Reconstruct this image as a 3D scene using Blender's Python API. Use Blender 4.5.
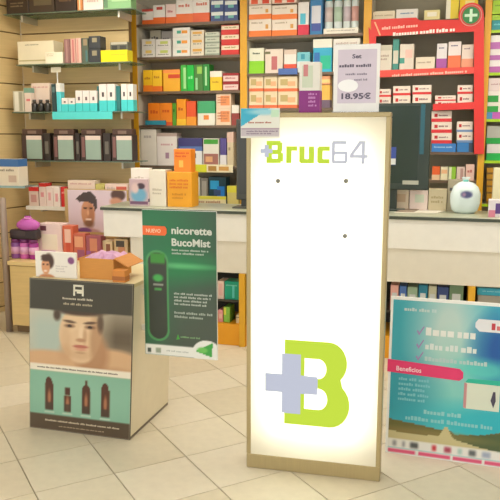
import bpy, bmesh, math, random
import numpy as np
from mathutils import Vector, Matrix
random.seed(4)
R = math.radians
for o in list(bpy.data.objects): bpy.data.objects.remove(o)
SC = bpy.context.scene
COL = SC.collection

# ------------------------------------------------------------------ camera
FPX = 707.0; EYE = 1.5; PITCH = math.atan(116/707.0); YAW = R(15.7)
cd = bpy.data.cameras.new('camera'); cam = bpy.data.objects.new('camera', cd); COL.objects.link(cam)
cd.sensor_width = 36; cd.lens = 36*FPX/500; cd.clip_start = .05
cam.location = (0, 0, EYE); cam.rotation_euler = (math.pi/2-PITCH, 0, YAW)
SC.camera = cam
# ------------------------------------------------------------------ world + exposure
w = bpy.data.worlds.new('world'); SC.world = w; w.use_nodes = True
w.node_tree.nodes['Background'].inputs[0].default_value = (.97, .985, 1.0, 1)
w.node_tree.nodes['Background'].inputs[1].default_value = 1.5
vs = SC.view_settings
vs.view_transform = 'Standard'; vs.look = 'None'; vs.gamma = 1; vs.use_curve_mapping = False
vs.exposure = 0.16
CEIL_POWER = 11.0

# ------------------------------------------------------------------ projection helpers (pixel -> point on a real plane)
_f = Vector((-math.sin(YAW)*math.cos(PITCH), math.cos(YAW)*math.cos(PITCH), -math.sin(PITCH)))
_r = Vector((math.cos(YAW), math.sin(YAW), 0)); _u = _r.cross(_f)
def ray(x, y): return _r*((x-250)/FPX) + _u*((250-y)/FPX) + _f
def P(x, y, Y):
    d = ray(x, y); t = Y/d.y; return Vector((0, 0, EYE)) + d*t
def F(x, y, z=0):
    d = ray(x, y); t = (z-EYE)/d.z; return Vector((0, 0, EYE)) + d*t

# ------------------------------------------------------------------ materials
def lin(c):
    c = np.asarray(c, float)/255
    return tuple(np.where(c <= .04045, c/12.92, ((c+.055)/1.055)**2.4))
_mats = {}
def mat(col, rough=.45, metal=0, kind='plain'):
    key = (tuple(col), rough, metal, kind)
    if key in _mats: return _mats[key]
    m = bpy.data.materials.new('%s_%d_%d_%d' % ((kind,)+tuple(int(c) for c in col))); m.use_nodes = True
    nt = m.node_tree; b = nt.nodes['Principled BSDF']
    l = lin(col)
    b.inputs['Roughness'].default_value = rough; b.inputs['Metallic'].default_value = metal
    tc = nt.nodes.new('ShaderNodeTexCoord'); nz = nt.nodes.new('ShaderNodeTexNoise')
    mp = nt.nodes.new('ShaderNodeMapping')
    nt.links.new(tc.outputs['Object'], mp.inputs[0]); nt.links.new(mp.outputs[0], nz.inputs['Vector'])
    nz.inputs['Scale'].default_value = 14; amp = .05
    if kind == 'wood': mp.inputs['Scale'].default_value = (.6, .6, 9); amp = .13; nz.inputs['Scale'].default_value = 6
    if kind == 'stone': nz.inputs['Scale'].default_value = 90; amp = .2
    if kind == 'tile': nz.inputs['Scale'].default_value = 22; nz.inputs['Detail'].default_value = 8; amp = .09
    if kind == 'cardboard': mp.inputs['Scale'].default_value = (1, 1, 12); nz.inputs['Scale'].default_value = 20; amp = .1
    if kind == 'brushed': mp.inputs['Scale'].default_value = (1, 1, .05); nz.inputs['Scale'].default_value = 120; amp = .08
    mx = nt.nodes.new('ShaderNodeMix'); mx.data_type = 'RGBA'
    mx.inputs[6].default_value = tuple(min(1, v*(1-amp)) for v in l)+(1,)
    mx.inputs[7].default_value = tuple(min(1, v*(1+amp)) for v in l)+(1,)
    nt.links.new(nz.outputs[0], mx.inputs[0]); nt.links.new(mx.outputs[2], b.inputs['Base Color'])
    _mats[key] = m; return m
def emis(col, s):
    key = ('e', tuple(col), s)
    if key in _mats: return _mats[key]
    m = bpy.data.materials.new('lit'); m.use_nodes = True; nt = m.node_tree; nt.nodes.clear()
    e = nt.nodes.new('ShaderNodeEmission'); o = nt.nodes.new('ShaderNodeOutputMaterial')
    e.inputs[0].default_value = tuple(lin(col))+(1,); e.inputs[1].default_value = s
    nt.links.new(e.outputs[0], o.inputs[0]); _mats[key] = m; return m
def glassmat(col=(205, 225, 215), a=.75):
    key = ('g', tuple(col), a)
    if key in _mats: return _mats[key]
    m = bpy.data.materials.new('clear_glass'); m.use_nodes = True; nt = m.node_tree; nt.nodes.clear()
    t = nt.nodes.new('ShaderNodeBsdfTransparent'); g = nt.nodes.new('ShaderNodeBsdfGlossy'); d = nt.nodes.new('ShaderNodeBsdfDiffuse')
    t.inputs[0].default_value = tuple(lin(col))+(1,); g.inputs['Roughness'].default_value = .05
    d.inputs[0].default_value = tuple(lin(col))+(1,)
    m1 = nt.nodes.new('ShaderNodeMixShader'); m2 = nt.nodes.new('ShaderNodeMixShader'); o = nt.nodes.new('ShaderNodeOutputMaterial')
    m1.inputs[0].default_value = .35; nt.links.new(g.outputs[0], m1.inputs[1]); nt.links.new(d.outputs[0], m1.inputs[2])
    m2.inputs[0].default_value = a; nt.links.new(m1.outputs[0], m2.inputs[1]); nt.links.new(t.outputs[0], m2.inputs[2])
    nt.links.new(m2.outputs[0], o.inputs[0]); _mats[key] = m; return m
def printmat():
    if 'print' in _mats: return _mats['print']
    m = bpy.data.materials.new('printed_paper'); m.use_nodes = True; nt = m.node_tree
    a = nt.nodes.new('ShaderNodeAttribute'); a.attribute_name = 'ink'; b = nt.nodes['Principled BSDF']
    nt.links.new(a.outputs['Color'], b.inputs['Base Color']); b.inputs['Roughness'].default_value = .4
    _mats['print'] = m; return m
def slat_wood(): return mat((214, 186, 132), .5, 0, 'wood')
WHITE = (238, 234, 224); CREAM = (236, 226, 200); GREY = (150, 146, 132); INK = (96, 92, 92)
OCHRE = (228, 168, 34)

# ------------------------------------------------------------------ object helpers
def link(o, parent=None):
    COL.objects.link(o)
    if parent: o.parent = parent
    return o
def thing(name, label, cat, loc=(0, 0, 0), rz=0, group=None):
    o = bpy.data.objects.new(name, None); o.empty_display_size = .05; link(o)
    o.location = loc; o.rotation_euler = (0, 0, rz)
    o['label'] = label; o['category'] = cat
    if group: o['group'] = group
    return o
def struct(name, loc=(0, 0, 0), rz=0):
    o = bpy.data.objects.new(name, None); link(o); o.location = loc; o.rotation_euler = (0, 0, rz); o['kind'] = 'structure'; return o
def from_bm(name, bm, m, parent=None, smooth=False):
    me = bpy.data.meshes.new(name); bm.to_mesh(me); bm.free()
    if smooth:
        for p in me.polygons: p.use_smooth = True
    me.materials.append(m); return link(bpy.data.objects.new(name, me), parent)
def bbox(bm, a, b, bev=0):
    a, b = [min(p, q) for p, q in zip(a, b)], [max(p, q) for p, q in zip(a, b)]
    vs_ = [bm.verts.new((x, y, z)) for x in (a[0], b[0]) for y in (a[1], b[1]) for z in (a[2], b[2])]
    fs = [bm.faces.new([vs_[i] for i in q]) for q in ((0, 1, 3, 2), (4, 6, 7, 5), (0, 4, 5, 1), (2, 3, 7, 6), (0, 2, 6, 4), (1, 5, 7, 3))]
    if bev:
        es = list({e for f in fs for e in f.edges})
        bmesh.ops.bevel(bm, geom=es, offset=bev, segments=1, affect='EDGES', profile=.5)
def box(name, a, b, m, parent=None, bev=.0):
    bm = bmesh.new(); bbox(bm, a, b, bev); return from_bm(name, bm, m, parent)
def lathe(name, prof, m, parent=None, n=20, at=(0, 0, 0)):
    bm = bmesh.new(); rings = []
    for r, z in prof:
        rings.append([bm.verts.new((at[0]+r*math.cos(2*math.pi*i/n), at[1]+r*math.sin(2*math.pi*i/n), at[2]+z)) for i in range(n)])
    for a, b in zip(rings, rings[1:]):
        for i in range(n): bm.faces.new((a[i], a[(i+1) % n], b[(i+1) % n], b[i]))
    bm.faces.new(rings[0][::-1]); bm.faces.new(rings[-1])
    return from_bm(name, bm, m, parent, True)
def prism(name, pts, y0, y1, m, parent=None):
    """outline in local x,z extruded from y0 (front) to y1"""
    bm = bmesh.new()
    A = [bm.verts.new((x, y0, z)) for x, z in pts]; B = [bm.verts.new((x, y1, z)) for x, z in pts]
    bm.faces.new(A); bm.faces.new(B[::-1])
    for i in range(len(pts)):
        j = (i+1) % len(pts); bm.faces.new((A[j], A[i], B[i], B[j]))
    bmesh.ops.recalc_face_normals(bm, faces=bm.faces[:])
    return from_bm(name, bm, m, parent)
def curve_mesh(cu, name, m, parent, x, y, z, shear=0, tilt=0):
    """turns a flat 2D curve datablock into a thin upright mesh at local x,y,z facing -y"""
    o = bpy.data.objects.new('tmp', cu); COL.objects.link(o)
    dg = bpy.context.evaluated_depsgraph_get(); dg.update()
    me = bpy.data.meshes.new_from_object(o.evaluated_get(dg)); bpy.data.objects.remove(o); bpy.data.curves.remove(cu)
    for v in me.vertices:
        a, b, c = v.co; xx = a+shear*b
        v.co = (x+xx*math.cos(tilt)-b*math.sin(tilt), y-c, z+b*math.cos(tilt)+xx*math.sin(tilt))
    me.name = name; me.materials.clear(); me.materials.append(m); return link(bpy.data.objects.new(name, me), parent)
def text(name, s, x, y, z, h, m, parent, width=None, bold=0, align='LEFT', ext=.0004, shear=0):
    cu = bpy.data.curves.new('t', 'FONT'); cu.body = s; cu.size = 1; cu.extrude = 0; cu.offset = bold; cu.resolution_u = 3
    o = bpy.data.objects.new('tmp', cu); COL.objects.link(o); bpy.context.view_layer.update()
    dx = max(v[0] for v in o.bound_box)-min(v[0] for v in o.bound_box); bpy.data.objects.remove(o)
    # cap height of the built-in font is about .73 of its size
    k = h/.73; kx = (width/dx) if width else k
    o = bpy.data.objects.new('tmp', cu); COL.objects.link(o)
    dg = bpy.context.evaluated_depsgraph_get(); dg.update()
    me = bpy.data.meshes.new_from_object(o.evaluated_get(dg)); bpy.data.objects.remove(o); bpy.data.curves.remove(cu)
    xs = [v.co.x for v in me.vertices]; x0 = min(xs); wd = (max(xs)-x0)*kx
    off = 0 if align == 'LEFT' else -wd/2 if align == 'CENTER' else -wd
    for v in me.vertices: v.co = (x+off+(v.co.x-x0)*kx+shear*v.co.y*k, y, z+v.co.y*k)
    me.name = name; me.materials.clear(); me.materials.append(m); return link(bpy.data.objects.new(name, me), parent)
def fine_print(name, x0, x1, z0, z1, lines, y, m, parent, seed=1, center=False, slant=0):
    """rows of small word-length bars: print too small to read"""
    rg = random.Random(seed); bm = bmesh.new(); lh = (z1-z0)/lines
    for i in range(lines):
        zt = z1-i*lh; W = (x1-x0)*(rg.uniform(.72, 1) if i else 1)
        xx = x0+((x1-x0)-W)/2 if center else x0; end = xx+W
        wl = 0
        while xx < end-lh*.3:
            if wl == 0: wl = rg.randint(3, 9)
            cw_ = lh*rg.uniform(.26, .46); d = slant*(xx-x0); tall = .12 if rg.random() > .3 else -.06
            za, zb_ = zt-lh*.66+d, zt-lh*(.08+max(tall, 0)*1.2)+d
            bm.faces.new([bm.verts.new(c) for c in ((xx, y, za), (xx+cw_, y, za+slant*cw_), (xx+cw_, y, zb_+slant*cw_), (xx, y, zb_))])
            xx += cw_+lh*.10; wl -= 1
            if wl == 0: xx += min(lh*.32, .009)
    return from_bm(name, bm, m, parent)
class Pic:
    def __init__(s, nx, ny, col):
        s.nx, s.ny = nx, ny; s.U, s.V = np.meshgrid(np.linspace(0, 1, nx), np.linspace(0, 1, ny)); s.C = np.ones((ny, nx, 3))*np.array(col, float)
    def _mix(s, a, col): s.C = s.C*(1-a[..., None])+np.array(col, float)*a[..., None]
    def rect(s, u0, u1, v0, v1, col, soft=.008, k=1):
        f = lambda d: np.clip(d/soft+.5, 0, 1)
        s._mix(f(s.U-u0)*f(u1-s.U)*f(s.V-v0)*f(v1-s.V)*k, col)
    def ell(s, cx, cy, rx, ry, col, soft=.2, k=1, rot=0):
        asp = 1.0; du, dv = s.U-cx, (s.V-cy)*asp; c, n = math.cos(rot), math.sin(rot)
        d = np.sqrt(((du*c+dv*n)/rx)**2+((-du*n+dv*c)/ry)**2)
        s._mix(np.clip((1-d)/soft+.5, 0, 1)*k, col)
    def poly(s, pts, col, k=1):
        ins = np.zeros_like(s.U, bool); n = len(pts)
        for i in range(n):
            (x1, y1), (x2, y2) = pts[i], pts[(i+1) % n]
            if y1 == y2: continue
            c = ((y1 > s.V) != (y2 > s.V)) & (s.U < (x2-x1)*(s.V-y1)/(y2-y1)+x1); ins ^= c
        s._mix(ins*float(k), col)
    def build(s, name, parent, x0, x1, z0, z1, y):
        nx, ny = s.nx, s.ny; xs = x0+(x1-x0)*s.U; zs = z1-(z1-z0)*s.V
        co = np.stack([xs, np.full_like(xs, y), zs], -1).reshape(-1, 3)
        i = np.arange(nx*ny).reshape(ny, nx)
        fc = np.stack([i[1:, :-1], i[1:, 1:], i[:-1, 1:], i[:-1, :-1]], -1).reshape(-1, 4)
        me = bpy.data.meshes.new(name); me.from_pydata(co.tolist(), [], fc.tolist())
        at = me.color_attributes.new('ink', 'FLOAT_COLOR', 'POINT')
        l = np.array(lin(np.clip(s.C, 0, 255).reshape(-1, 3))); at.data.foreach_set('color', np.hstack([l, np.ones((len(l), 1))]).ravel())
        me.materials.append(printmat()); return link(bpy.data.objects.new(name, me), parent)

# ================================================================== ROOM
CF = 4.66          # front of the counter
SHF = 5.75         # front of the drug shelving
LW = 5.45          # slat wall on the left
X = lambda px, Y, py=134: P(px, py, Y).x
Z = lambda py, Y, px=250: P(px, py, Y).z

# floor: tiles laid at 45 degrees to the counter
TS = .35; vdir = R(15.7+29.3)
e1 = Vector((-math.sin(vdir), math.cos(vdir), 0)); e2 = Vector((math.cos(vdir), math.sin(vdir), 0))
org = F(37, 497); org2 = F(406, 482)
floor = box('floor', (-6, -2.5, -.05), (4.5, 6.4, -.006), mat((170, 158, 132), .7, 0, 'tile')); floor['kind'] = 'structure'
tms = []
for c in ((214, 204, 180), (209, 198, 173), (218, 208, 186)):
    bm = bmesh.new(); g = .0026
    bbox(bm, (g, g, -.006), (TS-g, TS-g, 0), .0012)
    me = bpy.data.meshes.new('floor_tile'); bm.to_mesh(me); bm.free(); me.materials.append(mat(c, .32, 0, 'tile')); tms.append(me)
far = {}; a0 = org.dot(e2); b0 = org2.dot(e1)
cells = []
for i in range(-22, 22):
    for j in range(-26, 26):
        p = e2*(a0+i*TS)+e1*(b0+j*TS); c = p+(e1+e2)*TS/2
        if not (-5.7 < c.x < 4.2 and -2.2 < c.y < 6.0): continue
        d = c-Vector((0, 0, EYE)); zc = d.dot(_f)
        if zc < .5: vis = False
        else:
            px, py = 250+FPX*d.dot(_r)/zc, 250-FPX*d.dot(_u)/zc; vis = -60 < px < 560 and py < 560 and c.y < 5.2
        cells.append((not vis, zc, p))
cells.sort(key=lambda t: (t[0], t[1]))
for n, (hid, zc, p) in enumerate(cells):
    if n < 300:
        o = link(bpy.data.objects.new('floor_tile', random.choice(tms)), floor); o.location = p; o.rotation_euler = (0, 0, vdir-0)
rest = bmesh.new()
for n, (hid, zc, p) in enumerate(cells[300:]):
    q = [rest.verts.new(p+e2*a+e1*b) for a, b in ((.0026, .0026), (TS-.0026, .0026), (TS-.0026, TS-.0026), (.0026, TS-.0026))]; rest.faces.new(q)
if rest.faces:
    o = from_bm('floor_tiles_beyond', rest, mat((214, 204, 180), .32, 0, 'tile'), floor); o['kind'] = 'stuff'
else: rest.free()

o = box('wall_back', (-6, 6.2, 0), (4.5, 6.35, 2.75), mat((206, 196, 172), .6)); o['kind'] = 'structure'
o = box('ceiling', (-6, -2.5, 2.75), (4.5, 6.35, 2.85), mat((240, 238, 230), .7)); o['kind'] = 'structure'
o = box('wall_right', (4.5, -2.5, 0), (4.6, 6.35, 2.75), mat((232, 226, 212), .6)); o['kind'] = 'structure'

# slat wall (left part of the back) and its side return
cx, cy = X(26, LW), LW
xr = X(131, LW); PITCHZ = .208
def slat_wall(name, p0, p1, thick):
    d = (p1-p0); L = d.length; rz = math.atan2(d.y, d.x); s = struct(name, (p0.x, p0.y, 0), rz)
    box('backing_board', (0, .012, 0), (L, thick, 2.75), mat((120, 92, 52), .7, 0, 'wood'), s)
    k = -8; z = 1.5+k*PITCHZ
    bm = bmesh.new(); bbox(bm, (0, 0, .005), (L, .012, PITCHZ-.005), .002)
    me = bpy.data.meshes.new('slat_board'); bm.to_mesh(me); bm.free(); me.materials.append(slat_wood())
    while z < 2.7:
        o = link(bpy.data.objects.new('slat_board', me), s); o.location = (0, 0, z); z += PITCHZ
        if z+PITCHZ > 2.76: break
    return s
slat_wall('wall_left', Vector((cx, cy, 0)), Vector((xr, cy, 0)), .06)
side_end = Vector((cx-.61, cy-2.6, 0))
slat_wall('wall_side', side_end, Vector((cx, cy, 0)), .06)

# ceiling lamps (above the frame): the room's own lamps
def ceiling_light(x, y, lx, ly, label, s=1., col=(255, 251, 244)):
    t = thing('ceiling_light', label, 'ceiling light', (x, y, 2.75), 0, 'ceiling light panels')
    box('lamp_frame', (-lx/2-.02, -ly/2-.02, -.05), (lx/2+.02, ly/2+.02, -.002), mat((225, 225, 222), .4), t)
    box('diffuser', (-lx/2, -ly/2, -.055), (lx/2, ly/2, -.045), emis(col, CEIL_POWER*s), t)
for xx, nm in ((-2.5, 'left'), (-1.0, 'middle'), (.6, 'right')):
    ceiling_light(xx, 4.55, 1.1, .35, 'long ceiling light panel over the counter aisle, %s one of three' % nm, 1.2, (255, 248, 234))
for xx, yy, nm in ((-1.6, 3.3, 'left one before the counter'), (.9, 3.2, 'right one before the counter'), (-1.6, .9, 'left one over the entrance'), (.9, .9, 'right one over the entrance')):
    ceiling_light(xx, yy, .6, .6, 'square ceiling light panel, ' + nm, 1.25 if xx > 0 else .8)
#==OBJECTS==
# ================================================================== LIGHT BOX SIGN
def frame_from(pl, pr, top_px, top_x):
    """root at the left base corner, local x along the board; returns (origin, rz, width, height)"""
    a, b = F(*pl), F(*pr); d = b-a; rz = math.atan2(d.y, d.x)
    n = Vector((-math.sin(rz), math.cos(rz), 0)); r_ = ray(top_x, top_px); o = Vector((0, 0, EYE))
    t = (a-o).dot(n)/r_.dot(n); return a, rz, d.length, (o+r_*t).z
la, lrz, LWd, LH = frame_from((246.5, 467), (379.5, 482), 112.5, 315)
LD = .11
alu = mat((178, 160, 116), .35, .35, 'brushed')
lb = thing('lightbox_sign', 'tall white illuminated standing sign in an aluminium frame with lime lettering', 'illuminated sign', la, lrz)
bw = .019; bb = .066
box('frame_rail', (0, 0, 0), (LWd, LD, bb), alu, lb, .003)
box('frame_rail', (0, 0, LH-bw), (LWd, LD, LH), alu, lb, .003)
box('frame_rail', (0, 0, bb), (bw, LD, LH-bw), alu, lb, .003)
box('frame_rail', (LWd-bw, 0, bb), (LWd, LD, LH-bw), alu, lb, .003)
box('back_panel', (bw, LD-.012, bb), (LWd-bw, LD-.002, LH-bw), mat((240, 240, 236), .6), lb)
# translucent acrylic face lit by tubes inside the box
fm = bpy.data.materials.new('opal_acrylic'); fm.use_nodes = True; nt = fm.node_tree; nt.nodes.clear()
tr = nt.nodes.new('ShaderNodeBsdfTranslucent'); tr.inputs[0].default_value = (.97, .95, .86, 1)
df = nt.nodes.new('ShaderNodeBsdfDiffuse'); df.inputs[0].default_value = (.9, .89, .84, 1)
ms = nt.nodes.new('ShaderNodeMixShader'); ms.inputs[0].default_value = .3; ou = nt.nodes.new('ShaderNodeOutputMaterial')
nt.links.new(tr.outputs[0], ms.inputs[1]); nt.links.new(df.outputs[0], ms.inputs[2]); nt.links.new(ms.outputs[0], ou.inputs[0])
bm = bmesh.new(); q = [bm.verts.new(c) for c in ((bw, .004, bb), (LWd-bw, .004, bb), (LWd-bw, .004, LH-bw), (bw, .004, LH-bw))]; bm.faces.new(q)
from_bm('opal_face', bm, fm, lb)
for k in (.25, .5, .75):
    lathe('fluorescent_tube', [(.012, 0), (.012, LH-.30)], emis((255, 253, 240), 8.5), lb, 10, (LWd*k, .07, .18))
# pixel -> local x,z on the face
LM = Matrix.Translation(la) @ Matrix.Rotation(lrz, 4, 'Z'); LMi = LM.inverted()
def onto(Mi, M, x, y, yl=0.0):
    o = Mi @ Vector((0, 0, EYE)); d = Mi.to_3x3() @ ray(x, y); t = (yl-o.y)/d.y; p = o+d*t; return p.x, p.z
lx = lambda x, y: onto(LMi, LM, x, y)
LIME = emis((204, 230, 74), .86); SILV = emis((206, 207, 216), .84); LAV = emis((202, 206, 222), .84)
x0, z0 = lx(266.5, 163); x1, z1 = lx(329.5, 141)
def logo_letter(ch, xa, xb, h, wt, m):
    w_ = xb-xa; bm = bmesh.new(); v = wt*h*.92; hb_ = wt*h*.74
    B = {'B': [(0, 0, v, h), (0, 0, w_*.86, hb_), (0, h-hb_, w_*.84, h), (0, h*.5-hb_/2, w_*.9, h*.5+hb_/2), (w_-v, hb_*.35, w_, h*.5-hb_*.2), (w_-v*1.08, h*.5+hb_*.2, w_*.95, h-hb_*.35)],
         'r': [(0, 0, v, h*.76), (0, h*.76-hb_, w_, h*.76)],
         'u': [(0, hb_*.3, v, h*.76), (w_*.08, 0, w_, hb_), (w_-v, 0, w_, h*.76)],
         'c': [(0, hb_*.3, v, h*.76-hb_*.3), (w_*.08, 0, w_, hb_), (w_*.08, h*.76-hb_, w_, h*.76)],
         '6': [(0, v*.6, v, h*.94), (w_*.04, 0, w_*.94, v), (w_-v, v*.6, w_, h*.5), (0, h*.55-v, w_*.95, h*.55), (w_*.05, h-v, w_*.9, h)],
         '4': [(w_*.66, 0, w_*.66+v, h), (0, h*.26, w_, h*.26+v), (w_*.0, h*.26, v*1.1, h*.42)]}[ch]
    for k_, (a, b, c, d) in enumerate(B): bbox(bm, (xa+a, .0012-.00002*k_, z0+b), (xa+c, .0022, z0+d))
    if ch == '4':
        A = [bm.verts.new(q) for q in ((xa, .0013, z0+h*.26+v), (xa+v*1.2, .0013, z0+h*.26+v), (xa+w_*.66+v*.5, .0013, z0+h), (xa+w_*.66-v*.8, .0013, z0+h))]; bm.faces.new(A)
    return from_bm('logo_letter', bm, m, lb)
for ch, pa, pb, wt, m_ in (('B', 266.5, 283, .27, LIME), ('r', 286, 297, .27, LIME), ('u', 299, 314, .27, LIME), ('c', 317, 329.5, .27, LIME), ('6', 331.5, 347.5, .15, SILV), ('4', 349.5, 367.5, .15, SILV)):
    logo_letter(ch, lx(pa, 163)[0], lx(pb, 163)[0], z1-z0, wt, m_)
def plus(name, px0, px1, py0, py1, wpx, m, y):
    a, b = lx(px0, py1), lx(px1, py0); c = ((a[0]+b[0])/2, (a[1]+b[1])/2); hw = (b[0]-a[0])/2; hh = (b[1]-a[1])/2; k = hw*wpx
    pts = [(-k, -hh), (k, -hh), (k, -k), (hw, -k), (hw, k), (k, k), (k, hh), (-k, hh), (-k, k), (-hw, k), (-hw, -k), (-k, -k)]
    return prism(name, [(c[0]+p, c[1]+q) for p, q in pts], y-.0005, y, m, lb)
plus('logo_cross', 260.5, 272.5, 145, 157, .34, LAV, .001)
# big B emblem, outlines drawn in fractions of its box
ex0, ez0 = lx(284, 423.5); ex1, ez1 = lx(351, 344)
def arc(cx_, cy_, rx, ry, a, b, n=10): return [(cx_+rx*math.cos(R(a+(b-a)*i/n)), cy_+ry*math.sin(R(a+(b-a)*i/n))) for i in range(n+1)]
outer = [(0, 0)]+arc(.70, .27, .30, .27, -90, 52)+arc(.68, .755, .27, .245, -48, 90)+[(0, 1)]
h1 = [(.31, .565)]+arc(.52, .68, .12, .115, -90, 90)+[(.31, .795)]
h2 = [(.31, .20)]+arc(.53, .325, .13, .125, -90, 90)+[(.31, .45)]
cu = bpy.data.curves.new('emblem', 'CURVE'); cu.dimensions = '2D'; cu.fill_mode = 'BOTH'
for pts in (outer, h1, h2):
    sp = cu.splines.new('POLY'); sp.points.add(len(pts)-1); sp.use_cyclic_u = True
    for p_, c_ in zip(sp.points, pts): p_.co = (c_[0]*(ex1-ex0), c_[1]*(ez1-ez0), 0, 1)
curve_mesh(cu, 'emblem_letter', LIME, lb, ex0, .0020, ez0)
plus('emblem_cross', 265, 318, 356, 411, .36, LAV, .0008)
for px, py in ((278, 181), (346, 181), (345, 236)):
    a, b = lx(px, py); o = lathe('fixing_pin', [(.010, 0), (.010, .006), (.006, .009)], mat((120, 118, 108), .4, .2), lb, 12)
    o.rotation_euler = (math.pi/2, 0, 0); o.location = (a, .003, b)

# leaflet taped to the corner of the light box
def local_thing(name, label, cat, px, py, yl, z=None):
    a, b = onto(LMi, LM, px, py, yl); return thing(name, label, cat, LM @ Vector((a, yl, b if z is None else z)), lrz)
a, b = lx(241, 138); c_, d_ = lx(280, 108)
lf = thing('leaflet', 'blue and white leaflet stuck on the top left corner of the illuminated sign', 'leaflet', LM @ Vector((a, -.004, b)), lrz)
pw, ph = c_-a, d_-b
box('paper', (0, 0, 0), (pw, .002, ph), mat((232, 232, 224), .5), lf)
pc = Pic(40, 30, (226, 226, 214)); pc.poly([(0, 0), (.75, 0), (.0, .62)], (52, 170, 200)); pc.ell(.6, .12, .4, .1, (150, 205, 215), .8)
pc.rect(0, 1, .66, .72, (150, 110, 140)); pc.rect(0, 1, .72, .95, (196, 186, 190)); pc.rect(.78, .98, .06, .3, (190, 220, 190))
pc.build('printed_picture', lf, .001, pw-.001, .001, ph-.001, -.0008)
fine_print('fine_print', pw*.2, pw*.8, ph*.46, ph*.56, 1, -.0014, mat((170, 90, 70), .5), lf, 3)
fine_print('fine_print', pw*.15, pw*.95, ph*.1, ph*.26, 2, -.0014, mat((130, 110, 130), .5), lf, 5)

# price sign in its clear stand on top of the light box
a0_, _ = lx(331.5, 110); a1_, _ = lx(378, 110); ztop = lx(355, 43)[1]
ps = thing('price_sign', 'white and lilac price sheet in a clear stand on top of the illuminated sign', 'price sign', LM @ Vector((a0_, .05, LH)), lrz)
pw = a1_-a0_; ph = ztop-LH
box('stand_foot', (0, -.03, 0), (pw, .05, .003), glassmat((235, 240, 238), .5), ps)
box('white_card', (0, 0, .003), (pw, .003, ph), mat((242, 240, 236), .4), ps)
box('stand_back', (0, .0026, .003), (pw, .006, ph+.002), glassmat((235, 240, 238), .6), ps)
box('lilac_sheet', (pw*.09, -.001, ph*.14), (pw*.93, 0, ph*.93), mat((214, 202, 216), .5), ps)
dk = mat((92, 84, 104), .5)
text('lettering', 'Set', pw*.5, -.0016, ph*.80, ph*.062, dk, ps, pw*.2, .03, 'CENTER')
fine_print('fine_print', pw*.12, pw*.82, ph*.645, ph*.72, 1, -.0016, dk, ps, 11)
fine_print('fine_print', pw*.26, pw*.74, ph*.535, ph*.59, 1, -.0016, mat((140, 130, 148), .5), ps, 12)
fine_print('fine_print', pw*.45, pw*.76, ph*.455, ph*.505, 1, -.0016, mat((140, 130, 148), .5), ps, 13)
pts = [(pw*(.33+.21*math.cos(t)*(1 if math.cos(t) > 0 else 1.1)), ph*(.40+.092*math.sin(t))) for t in [2*math.pi*i/24 for i in range(24)]]
prism('white_sticker', pts, -.0026, -.0012, mat((250, 250, 250), .4), ps)
text('lettering', '18.95€', pw*.5, -.0016, ph*.205, ph*.085, dk, ps, pw*.64, .035, 'CENTER')

# ================================================================== CARTONS
def rel(b): return b
def carton(x0, x1, yt, yb, Yf, label, base, bands=(), zb=None, depth=.10, cat='medicine box', group=None, name='medicine_box', gap=.0012, xmin=None):
    xm, ym = (x0+x1)/2, (yt+yb)/2
    A, B = P(x0, ym, Yf).x, P(x1, ym, Yf).x; zt = P(xm, yt, Yf).z
    zb = P(xm, yb, Yf).z if zb is None else zb
    if xmin is not None: A = max(A, xmin)
    W, H = B-A-2*gap, max(zt-zb, .012)
    t = thing(name, label, cat, (A+gap, Yf, zb), 0, group)
    box('carton', (0, 0, 0), (W, depth, H), mat(base, .42), t, min(.0022, W*.06, H*.08))
    e = .0007; n = 0
    for b in bands:
        if b[0] == 't':
            _, u0, u1, v0, v1, col, lines = b; n += 1
            fine_print('fine_print', W*u0, W*u1, H*(1-v1), H*(1-v0), lines, -.0022, mat(col, .5), t, int(x0*7+yt*3+n)); continue
        u0, u1, v0, v1, col = b
        if u0 <= 0 and u1 >= 1: box('printed_band', (-e, -e, H*(1-v1) if v1 < 1 else e), (W+e, depth*.98, H*(1-v0) if v0 > 0 else H-e*.5), mat(col, .42), t)
        else:
            n += 1; box('printed_label', (W*u0, -e*1.4-.0001*n, H*(1-v1)), (W*u1, .001, H*(1-v0)), mat(col, .42), t)
    return zb+H
def low(c, f=.34): return [(0, 1, 1-f, 1, c)]
def top(c, f=.3): return [(0, 1, 0, f, c)]
def mid(c, a=.35, b=.65): return [(0, 1, a, b, c)]
def lab(c, u0=.14, u1=.86, v0=.2, v1=.62): return [(u0, u1, v0, v1, c)]
def tx(c=INK, u0=.14, u1=.86, v0=.2, v1=.42, n=1): return [('t', u0, u1, v0, v1, c, n)]
def row(Yf, zs, items, depth=.12, cat='medicine box', name='medicine_box'):
    for it in items:
        x0, x1, yt, yb, base, bands, label = it[:7]; kw = dict(depth=depth, cat=cat, name=name, zb=zs)
        if len(it) > 7: kw.update(it[7])
        Y = Yf+kw.pop('back', 0)
        carton(x0, x1, yt, yb, Y, label, base, bands, **kw)
def stack(x0, x1, tops, Yf, zs, base, bands, label, words, depth=.12, **kw):
    """tops: pixel rows of the upper edges, lowest box first; label has {} for its place in the stack"""
    z = zs
    for t_, wd in zip(tops, words): z = carton(x0, x1, t_, t_+6, Yf, label.format(wd), base, bands, zb=z+.0004, depth=depth, **kw)
    return z

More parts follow.
